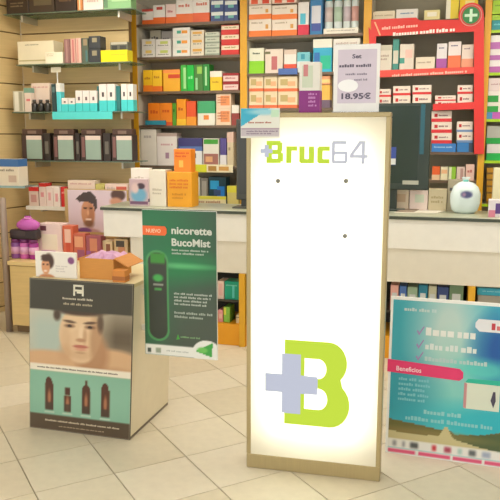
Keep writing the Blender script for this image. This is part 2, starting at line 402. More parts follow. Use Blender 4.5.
# ================================================================== SHELVING BEHIND THE COUNTER
SD = .30
posts = [(132.5, 139), (240.5, 247), (361, 368.5), (479, 485.5)]
inner = mat((226, 218, 200), .5); edge_y = mat(OCHRE, .4)
def shelving(label, pl, pr, shelf_px, edge=(112, 92, 72), back=(176, 166, 144), hint=None, board=(196, 188, 170), right_post=None):
    xl, xl2 = X(pl[0], SHF), X(pl[1], SHF); xr_ = X(pr, SHF)
    t = thing('shelving_unit', label, 'shelving unit', (xl, SHF, 0))
    W = xr_-xl; pwid = xl2-xl
    box('upright_panel', (0, .004, 0), (pwid, SD, 2.6), inner, t); box('upright_edge', (-.001, -.006, 0), (pwid+.001, .004, 2.6), edge_y, t, .002)
    if right_post: box('upright_panel', (W-pwid, .004, 0), (W, SD, 2.6), inner, t); box('upright_edge', (W-pwid, -.006, 0), (W, .004, 2.6), edge_y, t, .002)
    box('back_panel', (pwid, SD-.01, 0), (W, SD, 2.6), mat(back, .6), t)
    zs = []
    pm = (pl[1]+pr)/2
    for y in shelf_px:
        z = P(pm, y, SHF).z; zs.append(z)
        s = box('shelf_board', (pwid+.001, .006, z-.018), (W-(pwid if right_post else 0)-.001, SD-.011, z), mat(board, .5), t)
        box('shelf_edge', (pwid+.001, 0, z-.020), (W-(pwid if right_post else 0)-.001, .006, z+.001), mat(edge, .45), s)
    for z in (.15, .5, .8): box('shelf_board', (pwid+.001, .006, z-.018), (W-.001, SD-.011, z), mat(board, .5), t)
    return t, zs
_, S1 = shelving('pharmacy shelving unit with ochre uprights between the slat wall and the illuminated sign', posts[0], 240.4, (22.5, 56, 91, 125.5, 166, 207))
_, S2 = shelving('pharmacy shelving unit with ochre uprights directly behind the illuminated sign', posts[1], 360.9, (35, 72.5, 108, 150))
_, S3 = shelving('pharmacy shelving unit holding the red display frame, behind the monitor', posts[2], 478.9, (20, 71, 106.5, 152, 180), back=(158, 150, 126))
_, S4 = shelving('pharmacy shelving unit with lime shelf strips at the right edge of the picture', posts[3], 560, (10, 29, 72, 119, 161, 205), edge=(168, 208, 24), right_post=True)
f1 = SHF+.02

OR = (240, 112, 42); RED = (214, 48, 40); BLU = (52, 84, 150); PUR = (128, 62, 140); GRN = (26, 158, 54); YEL = (246, 196, 34); LIM = (158, 208, 40)
PINK = (236, 176, 164); TEAL = (40, 150, 150); CYA = (46, 176, 204); PW = (236, 230, 222)
on = 'on the {} shelf of the unit left of the illuminated sign'
A_ = 'topmost visible shelf by the slat wall post'
row(f1, S1[0], [
    (142, 153, 9, 22, PW, low(OR, .3)+top((210, 90, 80), .16), 'white box with orange foot beside the leftmost ochre post, top row'),
    (153, 165, 5, 22, PW, low(OR, .36)+lab((200, 70, 60), .3, .8, .1, .25), 'white box with orange foot and red mark, second in the top row'),
    (165.5, 176, 4, 22, (240, 214, 206), low(OR, .34)+tx((200, 120, 120), .2, .8, .3, .5), 'narrow pale pink box with orange foot, top row left of the sign'),
    (176, 193, -3, 22, PW, low(OR, .36)+tx((220, 130, 110), .15, .8, .25, .45), 'tall white box with deep orange foot, left one of the top row pair'),
    (193, 209.5, -3, 22, PW, low((236, 98, 44), .38)+tx((220, 130, 110), .2, .85, .2, .4), 'tall white box with deep orange foot next to the blue boxes'),
])
for x0, x1, nm in ((210.5, 224, 'left'), (224, 238, 'right')):
    stack(x0, x1, (11, 0), f1, S1[0], (58, 78, 132), lab((228, 232, 226), .06, .94, .08, .42)+lab((110, 180, 170), .3, .7, .42, .7), 'blue box with pale label, {} of the %s pair on the top shelf' % nm, ('lower', 'upper'))
row(f1+.10, S1[1], [(150, 161, 30, 55, (186, 178, 156), tx(), 'dull grey-green box at the back of the second shelf, left one'),
                    (161.5, 173, 31, 55, (176, 168, 160), tx(), 'dull grey box at the back of the second shelf, right one')], depth=.08)
stack(141.5, 155, (48, 39), f1, S1[1], PW, lab((244, 214, 120), .3, .75, .25, .55)+tx((150, 146, 130), .15, .85, .62, .85), 'small white box with yellow mark next to the left post, {} of two', ('lower', 'upper'), .08)
stack(155.5, 171, (48, 39), f1, S1[1], PW, lab((206, 214, 110), .3, .8, .25, .55)+tx((150, 146, 130), .15, .85, .62, .85), 'small white box with lime mark, second stack of the second shelf, {} of two', ('lower', 'upper'), .08)
stack(172.5, 190, (47.5, 37.5, 27.5), f1, S1[1], (240, 236, 226), lab((84, 176, 150), .25, .48, .3, .6)+lab((244, 160, 50), .52, .85, .3, .6), 'white box with green and orange mark in the three-high stack, {} one', ('bottom', 'middle', 'top'), .09)
stack(190.5, 204, (47, 38, 30), f1, S1[1], (230, 218, 196), lab((226, 170, 70), .15, .85, .2, .5)+tx((140, 130, 110), .2, .8, .55, .8), 'cream box with amber label in the three-high stack, {} one', ('bottom', 'middle', 'top'), .09)
stack(205, 219.5, (49, 43.5, 37.5, 32), f1, S1[1], (206, 210, 190), low((150, 160, 140), .3)+tx((120, 130, 110), .15, .8, .2, .5), 'flat grey-green box in the four-high stack, {} one', ('bottom', 'second lowest', 'second highest', 'top'), .09)
stack(221, 239, (44.5, 34, 25), f1, S1[1], (218, 44, 34), [(0.02, 1, .08, .5, (240, 220, 190))]+tx((170, 150, 90), .2, .85, .18, .42), 'red box with cream stripe stacked by the second ochre post, {} one', ('bottom', 'middle', 'top'), .10)
row(f1, S1[2], [
    (143, 152.5, 70, 90, YEL, low((242, 130, 30), .3)+tx((200, 130, 20), .15, .85, .3, .5), 'yellow box with orange foot, leftmost on the third shelf'),
    (152.5, 162, 70, 90, YEL, low((242, 120, 30), .26)+tx((200, 130, 20), .15, .85, .25, .45), 'yellow box with orange foot, second on the third shelf'),
    (163, 180, 69.5, 90, (246, 178, 40), [(0.3, 1, .22, .4, (220, 70, 30))]+top((248, 150, 70), .16), 'wide amber box with a red stripe on the third shelf'),
    (180.5, 187, 65, 90, (60, 180, 60), [(0.45, .85, .1, .9, (170, 226, 150))], 'green box with pale stripe, left one of the green row'),
    (187, 194, 65, 90, (12, 190, 60), tx((150, 230, 160), .2, .8, .4, .6), 'plain bright green box, second of the green row'),
    (194, 203, 64.5, 90, (70, 128, 52), [(0.35, .9, .08, .35, (150, 200, 80)), (.15, .4, .5, .95, (150, 210, 150))], 'dark green patterned box, third of the green row'),
    (203, 209.5, 64, 90, (30, 140, 50), [(0.3, .6, .1, .8, (170, 220, 160))], 'narrow dark green box with white streak ending the green row'),
    (210, 222, 71, 90, (246, 204, 30), top((240, 232, 214), .3)+tx((200, 150, 20), .2, .8, .5, .65), 'yellow box with white top right of the green boxes'),
])
stack(222.5, 239, (82, 73), f1, S1[2], (160, 34, 34), [(.04, .96, .3, .92, (236, 206, 196))]+tx((190, 110, 110), .15, .85, .45, .75), 'dark red box with pale label on the third shelf, {} of two', ('lower', 'upper'))
row(f1, S1[3], [
    (148, 160, 103, 124, (248, 136, 26), tx((220, 90, 20), .2, .8, .3, .55)+low((240, 96, 30), .2), 'orange box, leftmost on the fourth shelf'),
    (160, 172, 103, 124, (248, 140, 30), tx((220, 90, 20), .2, .8, .25, .5)+low((228, 88, 36), .16), 'orange box, second from the left on the fourth shelf'),
    (172.3, 176, 103, 124, (90, 160, 40), tx((50, 110, 30), .2, .8, .2, .5), 'thin green box between orange ones on the fourth shelf'),
    (176.4, 186, 99, 124, (248, 156, 24), low((250, 196, 40), .25)+tx((200, 90, 10), .2, .8, .3, .5), 'tall amber box right of the thin green box'),
    (186.3, 196, 101, 124, (236, 88, 34), low((248, 160, 40), .36), 'red-orange box with amber foot on the fourth shelf'),
    (197.5, 215, 101, 124, (236, 232, 214), top((70, 170, 110), .5)+lab((240, 140, 50), .35, .65, .58, .76), 'white box with green upper half on the fourth shelf'),
])
stack(216, 231, (108.5, 93.5), f1, S1[3], (238, 208, 176), lab((236, 150, 90), .3, .92, .15, .8)+tx((200, 120, 80), .1, .9, .2, .7, 3), 'cream and peach box on the fourth shelf, {} of two', ('lower', 'upper'))
row(f1, S1[3], [(231.5, 239, 105, 124, (236, 230, 214), low((150, 60, 50), .6), 'small white and maroon box at the right end of the fourth shelf')])
box_tray = carton(145, 165.5, 120.5, 125, SHF-.022, 'shallow blue tray clipped to the fourth shelf edge under orange boxes', (44, 140, 160), [], depth=.02, cat='shelf strip', name='shelf_strip')
row(f1, S1[4], [
    (141, 156.5, 128.8, 164, (240, 232, 218), tx((200, 190, 180), .2, .8, .15, .3), 'plain white carton with faint print next to the leftmost post, fifth shelf'),
    (157, 177, 133, 164, (240, 230, 222), top((196, 172, 160), .1)+tx((216, 170, 170), .2, .8, .3, .42)+lab((180, 140, 160), .42, .6, .6, .78), 'large white carton with pink print behind the orange cartons'),
    (178.5, 202, 138, 164, (232, 232, 230), top((66, 62, 120), .3)+mid((90, 120, 180), .3, .46)+lab((90, 100, 100), .55, .75, .55, .72), 'white and navy box on the fifth shelf left of the pictured box'),
    (203, 219, 138.5, 164, (232, 226, 210), [(.05, .95, .03, .2, (70, 160, 50)), (.05, .95, .55, .95, (168, 110, 96)), (.15, .6, .65, .85, (226, 170, 120))], 'box with green top and brown picture on the fifth shelf'),
    (220, 226.5, 138, 164, (88, 76, 140), low((226, 222, 220), .4), 'narrow violet box with white foot on the fifth shelf'),
    (227, 233.5, 132, 164, (214, 196, 160), top((226, 190, 170), .3)+tx((160, 140, 110), .2, .8, .4, .6), 'tall narrow beige box at the right end of the fifth shelf'),
])
st = carton(192, 233, 164.5, 172.5, SHF-.012, 'cream shelf strip with lime end under the pictured box', (240, 228, 190), [(0, .36, 0.02, .98, (222, 222, 40)), (.4, .6, .2, .8, (190, 140, 60)), (.66, .9, .25, .75, (214, 160, 80))], depth=.008, cat='shelf strip', name='shelf_strip')
row(f1, S1[5], [
    (193, 200, 177, 205, (226, 226, 206), [(.2, .8, .1, .3, (110, 160, 80))], 'pale box with green mark on the sixth shelf behind the counter'),
    (200.5, 208, 178, 205, (130, 124, 112), [(.2, .8, .1, .7, (170, 164, 150))], 'grey box on the sixth shelf left of the blue swirl box'),
    (208.5, 226, 177, 205, (26, 60, 70), [(.1, .6, .12, .4, (40, 160, 214)), (.5, .92, .3, .8, (30, 120, 200)), (.3, .7, .42, .6, (60, 80, 120))], 'dark box with blue swirl on the sixth shelf'),
    (227, 239, 186, 205, (216, 200, 120), top((226, 216, 70), .3), 'olive and yellow box on the sixth shelf beside the dark upright'),
])
carton(192, 226, 196, 206.5, SHF-.012, 'cream and yellow shelf strip under the blue swirl box', (238, 226, 176), [(0, 1, 0, .3, (226, 218, 70)), ('t', .1, .9, .4, .8, (190, 150, 120), 1)], depth=.008, cat='shelf strip', name='shelf_strip')

# ---- unit 2
for x0, x1, nm in ((248.8, 271.5, 'left'), (272, 297, 'right')):
    stack(x0, x1, (19.3, 5), f1, S2[0], (240, 226, 208), low((246, 128, 46), .36)+tx((190, 170, 140), .12, .62, .14, .3)+lab((222, 160, 70), .74, .86, .3, .55), 'wide cream box with orange foot in the %s stack behind the sign, {} visible one' % nm, ('lower', 'middle'), .14)
    zt = P(260, 4.4, f1).z
    carton(x0, x1, -8, 4, f1, 'wide pale box with red marks topping the %s orange-footed stack' % nm, (240, 214, 196), [(.1, .4, .3, .95, (226, 90, 50)), (.6, .9, .3, .95, (214, 70, 40))], zb=zt, depth=.14)
row(f1, S2[0], [
    (298, 309, 2, 34, (234, 228, 222), low((224, 40, 70), .32)+[(.2, .7, .34, .66, (80, 190, 214))], 'white and cyan box with crimson foot behind the price sign'),
    (310, 322.5, -4, 34, (40, 120, 176), [(.12, .88, .25, .7, (214, 214, 220)), (.12, .88, .7, .9, (60, 80, 160))], 'tall blue box with pale window left of the white bottles'),
])
zf = carton(323.2, 358.5, 28, 34.5, f1-.004, 'flat cream box lying under the row of cyan capped bottles', (238, 232, 214), tx((170, 160, 150), .1, .9, .3, .6), zb=S2[0], depth=.14)
for i, (x0, x1) in enumerate(((324, 332.6), (333.4, 342), (342.8, 350.4), (351, 358.4))):
    yy = f1+.03; A, B = P(x0, 14, yy).x, P(x1, 14, yy).x; r = (B-A)/2*.97; H = P(340, -8, yy).z-zf
    t = thing('lotion_bottle', 'white bottle with cyan cap behind the price sign, %s of four' % ('first', 'second', 'third', 'last')[i], 'bottle', ((A+B)/2, yy+r, zf+.0005), 0, 'cyan capped bottles')
    lathe('bottle_body', [(r*.95, 0), (r, .006), (r, H*.74), (r*.86, H*.78)], mat((222, 232, 228), .35), t)
    lathe('bottle_cap', [(r*.8, H*.78), (r*.8, H), (r*.74, H+.004)], mat((44, 158, 178), .35), t)
    lathe('bottle_label', [(r+.0006, H*.2), (r+.0006, H*.6)], mat(((226, 206, 200), (190, 214, 190), (214, 200, 206), (222, 170, 160))[i], .4), t)
row(f1, S2[1], [
    (249, 264, 48, 70, (232, 230, 206), low((142, 214, 24), .5)+tx((100, 110, 80), .25, .8, .16, .28), 'white and lime box by the post on the shelf above the sign'),
    (265, 283, 49, 70, (232, 216, 198), [(.36, .68, .3, .85, (196, 110, 110)), (0, .3, .1, .2, (120, 120, 80))], 'cream box with dusky pink mark on the shelf above the sign'),
    (284, 296.5, 49.5, 70, (236, 228, 216), mid((230, 84, 50), .62, .84)+top((222, 200, 180), .2), 'white box with red band on the shelf above the sign'),
    (297, 310, 52, 70, (120, 196, 204), [(0, 1, .45, 1, (226, 232, 230)), (.3, .6, .1, .35, (50, 150, 170))], 'small cyan and white box behind the purple box'),
    (313, 332, 39, 70, (46, 172, 206), top((238, 232, 214), .26)+[(.4, .95, .5, .9, (30, 190, 150)), (.06, .35, .4, .95, (40, 110, 180))], 'blue and teal box with white top beside the price sign'),
    (333, 360, 38.5, 70, (236, 230, 216), tx((200, 180, 170), .1, .9, .1, .2), 'white box mostly hidden behind the price sign'),
])
carton(278, 297.5, 68.3, 74.5, SHF-.012, 'blue shelf strip under the red banded box above the sign', (76, 110, 176), [], depth=.008, cat='shelf strip', name='shelf_strip')
for x0, x1, nm in ((249, 263.5, 'left'), (264, 277.5, 'middle'), (278, 297.5, 'right')):
    stack(x0, x1, (91.5, 76), f1, S2[2], (234, 214, 176), low((232, 112, 60), .2)+lab((196, 172, 110), .12, .5, .2, .6)+lab((236, 180, 130), .5, .9, .35, .65), 'cream box with orange foot just above the sign, {} one of the %s stack' % nm, ('lower', 'upper'), .14)
row(f1, S2[2], [(319.5, 330, 85, 107, (236, 186, 80), low((110, 90, 110), .35), 'amber and grey box between the purple box and price sign, lower one'),])
carton(319.5, 330, 75.8, 85, f1, 'peach box between the purple box and price sign, upper one', (230, 160, 110), mid((244, 206, 130), .4, .8), zb=P(325, 84.6, f1).z, depth=.1)
# purple and white carton standing on the light box
c0 = onto(LMi, LM, 299, 111, .03)[0]; c1 = onto(LMi, LM, 319.5, 111, .03)[0]; ch = onto(LMi, LM, 309, 62, .03)[1]-LH
t = thing('cosmetic_box', 'purple and white carton standing on top of the illuminated sign', 'box', LM @ Vector((c0, .03, LH)), lrz)
box('carton', (0, 0, 0), (c1-c0, .06, ch), mat((232, 228, 216), .4), t, .002)
box('printed_band', (-.0007, -.0007, .001), (c1-c0+.0007, .0603, ch*.44), mat((136, 32, 124), .4), t)
box('printed_label', (.012, -.0012, ch*.5), (c1-c0-.03, .001, ch*.93), mat((206, 214, 190), .4), t)
box('printed_label', ((c1-c0)*.2, -.0016, ch*.72), ((c1-c0)*.42, .001, ch*.95), mat((206, 130, 130), .4), t)
fine_print('fine_print', (c1-c0)*.45, (c1-c0)*.9, ch*.1, ch*.4, 4, -.0013, mat((196, 130, 190), .5), t, 4)

# ---- unit 3 with the red display frame
row(f1+.03, S3[0], [
    (369.5, 395, 11, 20, (236, 222, 190), tx((200, 180, 140), .1, .9, .3, .5), 'flat cream box above the red header, leftmost', dict(xmin=X(posts[2][1], SHF)+.002)),
    (396, 418, 9, 20, (238, 234, 224), tx((110, 150, 180), .2, .8, .25, .45), 'flat white box with blue print above the red header'),
    (424, 440, 10, 20, (240, 226, 160), lab((250, 244, 220), .2, .8, .2, .6), 'small pale yellow box above the red header'),
    (446, 459, -4, 20, (246, 222, 60), [(0, .35, .05, .95, (240, 236, 214))], 'yellow and white box above the red header, left one'),
    (459.5, 478, -4, 20, (250, 214, 26), [(.3, .8, .2, .45, (252, 240, 150))], 'bright yellow box behind the round cross badge'),
], depth=.1)
YD = SHF-.035
d0 = X(368.5, YD); rd = thing('shelf_display', 'red cardboard shelf display with white lettering and a round green cross badge', 'display', (d0, YD, 0))
DX = lambda px, py: P(px, py, YD).x-d0
DZ = lambda px, py: P(px, py, YD).z
redm = mat((226, 46, 36), .4)
prism('display_header', [(DX(371, 19), DZ(371, 19.5)), (DX(371, 36), DZ(371, 36.5)), (DX(484, 31), DZ(484, 31)), (DX(484, 15), DZ(484, 15)), (DX(462, 20), DZ(462, 19.5)), (DX(420, 20), DZ(420, 20.5)), (DX(416, 17), DZ(416, 17.5))][::-1], 0, .012, redm, rd)
prism('display_side', [(DX(474, 30), DZ(474, 31)), (DX(474, 156), DZ(474, 154)), (DX(484, 156), DZ(484, 154)), (DX(484, 30), DZ(484, 31))], .001, .011, redm, rd)
prism('display_side', [(DX(368.5, 25), DZ(368.5, 27)), (DX(371.5, 110), DZ(371.5, 108)), (DX(376, 110), DZ(376, 108)), (DX(376, 36), DZ(376, 36))], .001, .011, redm, rd)
prism('display_strip', [(DX(376, 72), DZ(376, 70.5)), (DX(376, 78), DZ(376, 77.5)), (DX(474, 74), DZ(474, 73.5)), (DX(474, 67), DZ(474, 66.8))], .001, .008, mat((232, 78, 64), .4), rd)
prism('display_strip', [(DX(433, 104), DZ(433, 104)), (DX(433, 110.5), DZ(433, 110.5)), (DX(474, 109), DZ(474, 109)), (DX(474, 102), DZ(474, 102))], .001, .008, mat((228, 52, 46), .4), rd)
wht = mat((250, 236, 224), .4)
def header_line(pa, pb, hpx, n, seed):
    xa, xb = DX(*pa), DX(*pb); za, zb_ = DZ(*pa), DZ(*pb)
    h = hpx*5.9/707; fine_print('header_lettering', xa, xb, za-h, za, n, -.001, mat((250, 190, 170), .4) if seed == 1 else wht, rd, seed, slant=(zb_-za)/(xb-xa))
header_line((382, 26.5), (418, 23.5), 4.5, 1, 1); header_line((393, 32), (456, 27), 5.5, 1, 2)
header_line((392, 74), (468, 69.5), 4, 1, 1)
prism('header_stripe', [(DX(374, 22), DZ(374, 22)), (DX(379.5, 35.5), DZ(379.5, 35.5)), (DX(381, 35.5), DZ(381, 35.5)), (DX(375.5, 22), DZ(375.5, 22))][::-1], -.0012, .001, mat((246, 180, 130), .4), rd)
bx, bz = DX(471, 15.5), DZ(471, 15.5); br = 11.2*5.75/712
def disc(name, r, y, m, par): return prism(name, [(bx+r*math.cos(2*math.pi*i/32), bz+r*math.sin(2*math.pi*i/32)) for i in range(32)], y, y+.004, m, par)
bd = disc('round_badge', br, -.006, redm, rd)
disc('badge_ring', br*.86, -.0075, mat((214, 150, 130), .4), bd); disc('badge_ring', br*.80, -.0085, mat((196, 62, 50), .4), bd)
disc('badge_disc', br*.68, -.0095, mat((40, 130, 62), .4), bd)
k = br*.11; L = br*.5
prism('badge_cross', [(bx+a*1.0, bz+b) for a, b in ((-k, -L), (k, -L), (k, -k), (L, -k), (L, k), (k, k), (k, L), (-k, L), (-k, k), (-L, k), (-L, -k), (-k, -k))], -.0108, -.009, mat((206, 236, 206), .4), bd)
row(f1, S3[1], [
    (378, 392, 45, 70, (228, 220, 200), top((206, 200, 176), .2)+tx((190, 170, 150), .2, .8, .35, .6, 2), 'pale carton at the left of the red framed shelf'),
    (392.5, 399, 39, 70, (70, 150, 136), [(0.1, .9, .35, .75, (214, 206, 186))], 'narrow teal and cream box on the red framed shelf'),
    (399.5, 414, 44, 70, (230, 218, 200), [(0, .35, .5, .7, (70, 160, 140)), (.4, .9, .2, .5, (236, 196, 180))], 'cream carton with teal corner on the red framed shelf'),
    (415.5, 435, 57, 70, (234, 222, 196), tx((190, 170, 140), .1, .8, .3, .5), 'low cream box in the middle of the red framed shelf'),
    (436.5, 447, 43.5, 70, (232, 226, 224), low((176, 90, 170), .45)+tx((110, 110, 140), .2, .8, .12, .22), 'white box fading to violet on the red framed shelf'),
    (448, 461, 41.5, 70, (238, 226, 220), low((240, 122, 76), .52)+tx((120, 110, 140), .2, .8, .1, .2), 'white box fading to orange on the red framed shelf'),
    (461.5, 473.5, 44.5, 70, (236, 220, 204), low((240, 160, 124), .45)+tx((150, 120, 130), .2, .8, .12, .22), 'white and peach box at the right of the red framed shelf'),
])
wr = [(0, 1, .74, 1, (222, 52, 50))]
def heartbox(x0, x1, tops, zs, label, words, Y=f1, base=(240, 226, 210), extra=None, d=.1):
    return stack(x0, x1, tops, Y, zs, base, (extra or wr)+lab((200, 40, 40), .14, .3, .25, .55)+tx((150, 110, 110), .36, .85, .3, .55), label, words, d)
heartbox(393, 410.5, (95.5, 86), S3[2], 'white box with red stripe beside the monitor top, {} of the left pair', ('lower', 'upper'))
heartbox(412.5, 431.5, (94.5, 85), S3[2], 'white box with red stripe beside the monitor top, {} of the right pair', ('lower', 'upper'))
heartbox(378, 391, (97, 89), S3[2], 'cream box with red stripe right of the price sign, {} of two', ('lower', 'upper'))
heartbox(435, 456, (101, 95.5), S3[2], 'flat red and white box above the red shelf strip, {} of the left two', ('lower', 'upper'))
heartbox(457.5, 473, (94, 85), S3[2], 'white box with red stripe by the red upright, {} of two on the middle shelf', ('lower', 'upper'))
blue = [(0, 1, .0, 1, (58, 128, 196))]
z_ = carton(431.5, 456, 143.5, 151, f1, 'blue box with white print at the foot of the left red stack', (58, 128, 200), tx((170, 206, 230), .1, .85, .3, .6), zb=S3[3], depth=.1)
heartbox(431.5, 452, (133, 122, 111), z_, 'white box with red stripe right of the monitor, {} one of the left stack', ('bottom', 'middle', 'top'), extra=[(0, 1, .68, 1, (222, 50, 56))])
z_ = carton(456.7, 473, 142.5, 151, f1, 'blue box with dark end at the foot of the right red stack', (50, 124, 190), [(.75, 1, .05, .95, (60, 70, 90))], zb=S3[3], depth=.1)
heartbox(456.7, 473, (132, 121.5), z_, 'white box with grey stripe left of the red upright, {} one of the right stack', ('lower', 'upper'), extra=[(0, 1, .78, 1, (120, 150, 190))])
row(f1, S3[4], [
    (432, 440, 166.5, 178, (240, 106, 48), low((238, 200, 160), .4), 'orange and cream box below the blue boxes, leftmost'),
    (440.5, 448, 167, 178, (236, 226, 190), lab((240, 190, 140), .1, .9, .2, .5), 'cream box second in the row below the blue boxes'),
    (448.5, 456, 167, 178, (150, 200, 60), [(.0, .4, .02, .98, (226, 230, 190))], 'lime and white box in the row below the blue boxes'),
    (456.5, 465, 167, 178, (226, 204, 190), [(.45, .8, .1, .9, (190, 150, 140))], 'pale striped box in the row below the blue boxes'),
    (465.5, 474.5, 164.5, 178, (232, 196, 180), tx((200, 120, 110), .2, .8, .3, .6), 'pale pink box ending the row below the blue boxes'),
], depth=.1)
# ---- unit 4 (right edge)
def edgebox(yt, yb, base, bands, label, zs=None, x0=486.5, x1=515): return carton(x0, x1, yt, yb, f1, label, base, bands, zb=zs, depth=.1, xmin=X(posts[3][1], SHF)+.002)
edgebox(0, 9.5, (170, 214, 30), tx((100, 150, 20), .1, .9, .4, .6), 'lime box in the top right corner, topmost', S4[0])
z_ = edgebox(20, 28, (30, 150, 156), tx((120, 206, 210), .1, .8, .3, .6), 'teal box at the right edge under the lime strip', S4[1])
edgebox(14.5, 19.5, (176, 216, 40), tx((110, 160, 20), .1, .9, .4, .6), 'lime box lying on the teal box at the right edge', z_+.0004)
z_ = edgebox(60, 66, (236, 228, 226), low((184, 96, 170), .5), 'white and violet box at the right edge, lowest of three', S4[2])
z_ = edgebox(49, 59, (234, 226, 222), low((180, 100, 172), .45), 'white and violet box at the right edge, middle of three', z_+.0004)
edgebox(35, 48.5, (236, 232, 228), low((184, 104, 176), .5), 'white and violet box at the right edge, top of three', z_+.0004)
z_ = edgebox(112, 118.5, (190, 90, 180), [(0, .2, .05, .95, (80, 150, 200))], 'violet flat box with blue end at the right edge', S4[3])
z_ = edgebox(102, 111, (230, 226, 210), [(0, .4, .4, 1, (40, 160, 60))], 'white box with green corner at the right edge, lower one', z_+.0004)
z_ = edgebox(91, 101.5, (236, 226, 216), [(0, .4, .4, 1, (30, 150, 50))], 'white box with green corner at the right edge, middle one', z_+.0004)
edgebox(78, 90, (226, 208, 204), tx((190, 150, 150), .1, .8, .4, .6), 'pale rose box at the right edge above the green cornered ones', z_+.0004)
z_ = edgebox(144, 160, (224, 218, 214), low((20, 176, 70), .45), 'pale grey box with green foot at the right edge, lower one', S4[4])
edgebox(126, 143.5, (176, 176, 164), low((24, 160, 60), .34), 'grey box with green foot at the right edge, upper one', z_+.0004)
z_ = S4[5]
for i, yt in enumerate((194, 187.5, 181, 174.5, 168)):
    z_ = edgebox(yt, yt+6, (190, 136, 20), low((120, 84, 20), .3), 'flat golden brown box at the right edge, %s of the stack of five' % ('bottom', 'second lowest', 'middle', 'second highest', 'top')[i], z_+.0004, 486.5, 512)
# ================================================================== COUNTER
CT = .98
cl = X(103.5, CF, 225); cr = X(620, CF, 225); cb = X(129.5, CF, 260)
ct = thing('service_counter', 'long white service counter with open product shelves below', 'counter', (cl, CF, 0))
Wc = cr-cl; z1f = Z(241.5, CF, 230); z2f = Z(273.5, CF, 230); zpl = Z(325.5, CF, 230)
wm = mat((242, 239, 229), .35); wm2 = mat((230, 224, 208), .4)
box('upper_fascia', (0, 0, z1f), (Wc, .03, CT-.028), wm, ct, .002)
box('lower_fascia', (cb-cl, .022, z2f), (Wc, .05, z1f-.001), wm2, ct, .002)
box('end_panel', (cb-cl, .03, 0), (cb-cl+.055, .42, z2f), wm2, ct)
box('end_panel', (0, .03, z1f), (.025, .42, CT-.028), wm, ct)
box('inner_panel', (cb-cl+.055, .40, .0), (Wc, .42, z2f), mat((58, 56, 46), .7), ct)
box('plinth', (cb-cl+.055, .03, 0), (Wc, .40, zpl), mat((232, 160, 26), .45), ct, .002)
zsh = Z(302, CF, 230)
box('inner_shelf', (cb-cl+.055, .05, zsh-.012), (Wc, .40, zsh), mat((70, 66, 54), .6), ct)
for px in (138, 241.5, 472):
    xx = X(px, CF, 290)-cl; box('divider_post', (xx-.022, .008, 0), (xx+.022, .40, z2f), mat((226, 170, 40), .45), ct, .002)
wt = box('worktop', (cl-.01, CF-.02, CT-.026), (cr, CF+.43, CT), mat((168, 170, 146), .3, 0, 'stone'), None, .003)
wt['label'] = 'grey-green stone worktop of the counter with a dark front edge'; wt['category'] = 'worktop'
box('worktop_edge', (cl-.011, CF-.024, CT-.025), (cr, CF-.019, CT-.006), mat((66, 72, 58), .4), wt)
# products under the counter
zin = zsh; Yi = CF+.07
row(Yi, zin, [
    (217.5, 224, 281, 298, (232, 206, 190), [(.2, .8, .15, .8, (226, 180, 170))], 'pale pink box on the shelf under the counter left of the teal box'),
    (224.5, 240, 281.5, 298, (14, 160, 128), [(.5, .65, .2, .9, (90, 200, 190)), ('t', .1, .9, .15, .3, (120, 210, 190), 1)], 'teal green box on the shelf under the counter by the illuminated sign'),
], depth=.12)
row(Yi, zpl, [
    (218, 223, 310, 325, (226, 150, 150), [(.2, .8, .3, .7, (236, 190, 170))], 'pink box standing on the ochre plinth under the counter'),
    (223.5, 230, 307, 325, (130, 190, 70), [(.0, .4, .05, .5, (222, 214, 80))], 'lime and yellow box standing on the ochre plinth'),
    (236, 240, 315, 325, (224, 210, 170), tx(), 'small cream box standing on the ochre plinth by the sign'),
], depth=.12)
cols = [((226, 170, 160), 'pink'), ((70, 110, 180), 'blue'), ((150, 176, 150), 'grey-green'), ((40, 130, 160), 'dark teal'), ((196, 196, 170), 'cream'), ((56, 76, 130), 'navy'), ((110, 140, 110), 'olive')]
xs = [390, 399, 407, 418, 428, 437, 449, 464]
for i, (c, nm) in enumerate(cols):
    carton(xs[i]+.3, xs[i+1]-.3, 285+(i % 3), 300, Yi, '%s box under the counter above the teal poster, %s in the row' % (nm, ('first', 'second', 'third', 'fourth', 'fifth', 'sixth', 'last')[i]), c, lab((200, 206, 206), .2, .8, .3, .6), zb=zin, depth=.12)
carton(477, 530, 289, 296.5, Yi, 'long cyan box under the counter right of the ochre divider', (60, 176, 206), tx((150, 214, 226), .1, .9, .3, .6), depth=.16, zb=P(500, 296.3, Yi).z+.001)
carton(477, 530, 296.5, 320, Yi-.002, 'wide grey carton under the cyan box right of the ochre divider', (160, 154, 140), [('t', .1, .9, .3, .5, (130, 124, 114), 1)], zb=zin, depth=.2)

# ---- on the worktop, left end
Yw = CF+.10
def on_top(px0, px1, yt, Y, label, base, bands, depth=.1, cat='box', name='product_box', zb=CT): return carton(px0, px1, yt, 200, Y, label, base, bands, zb=zb, depth=depth, cat=cat, name=name)
z_ = on_top(167, 192, 172, Yw, 'large golden orange carton standing on the counter, lower one', (240, 166, 20), [('t', .1, .9, .2, .5, (226, 120, 20), 3), ('t', .2, .8, .6, .8, (214, 140, 10), 2)], .14)
on_top(174, 191, 149, Yw+.01, 'smaller orange carton stacked on the golden orange carton', (244, 140, 26), [('t', .1, .9, .12, .4, (228, 90, 20), 2), (.3, .55, .5, .8, (250, 190, 80))], .10, zb=z_+.0004)
on_top(149, 166, 170, Yw, 'plain white carton on the counter left of the orange cartons', (234, 226, 208), tx((200, 190, 170), .2, .8, .5, .7, 2), .12)
z_ = on_top(129, 148.5, 179, Yw-.02, 'box with a blue and lilac face picture at the left end of the counter', (206, 186, 190), [(.0, 1, .72, .84, (80, 60, 90))], .055)
xa = X(129, Yw-.02, 190)
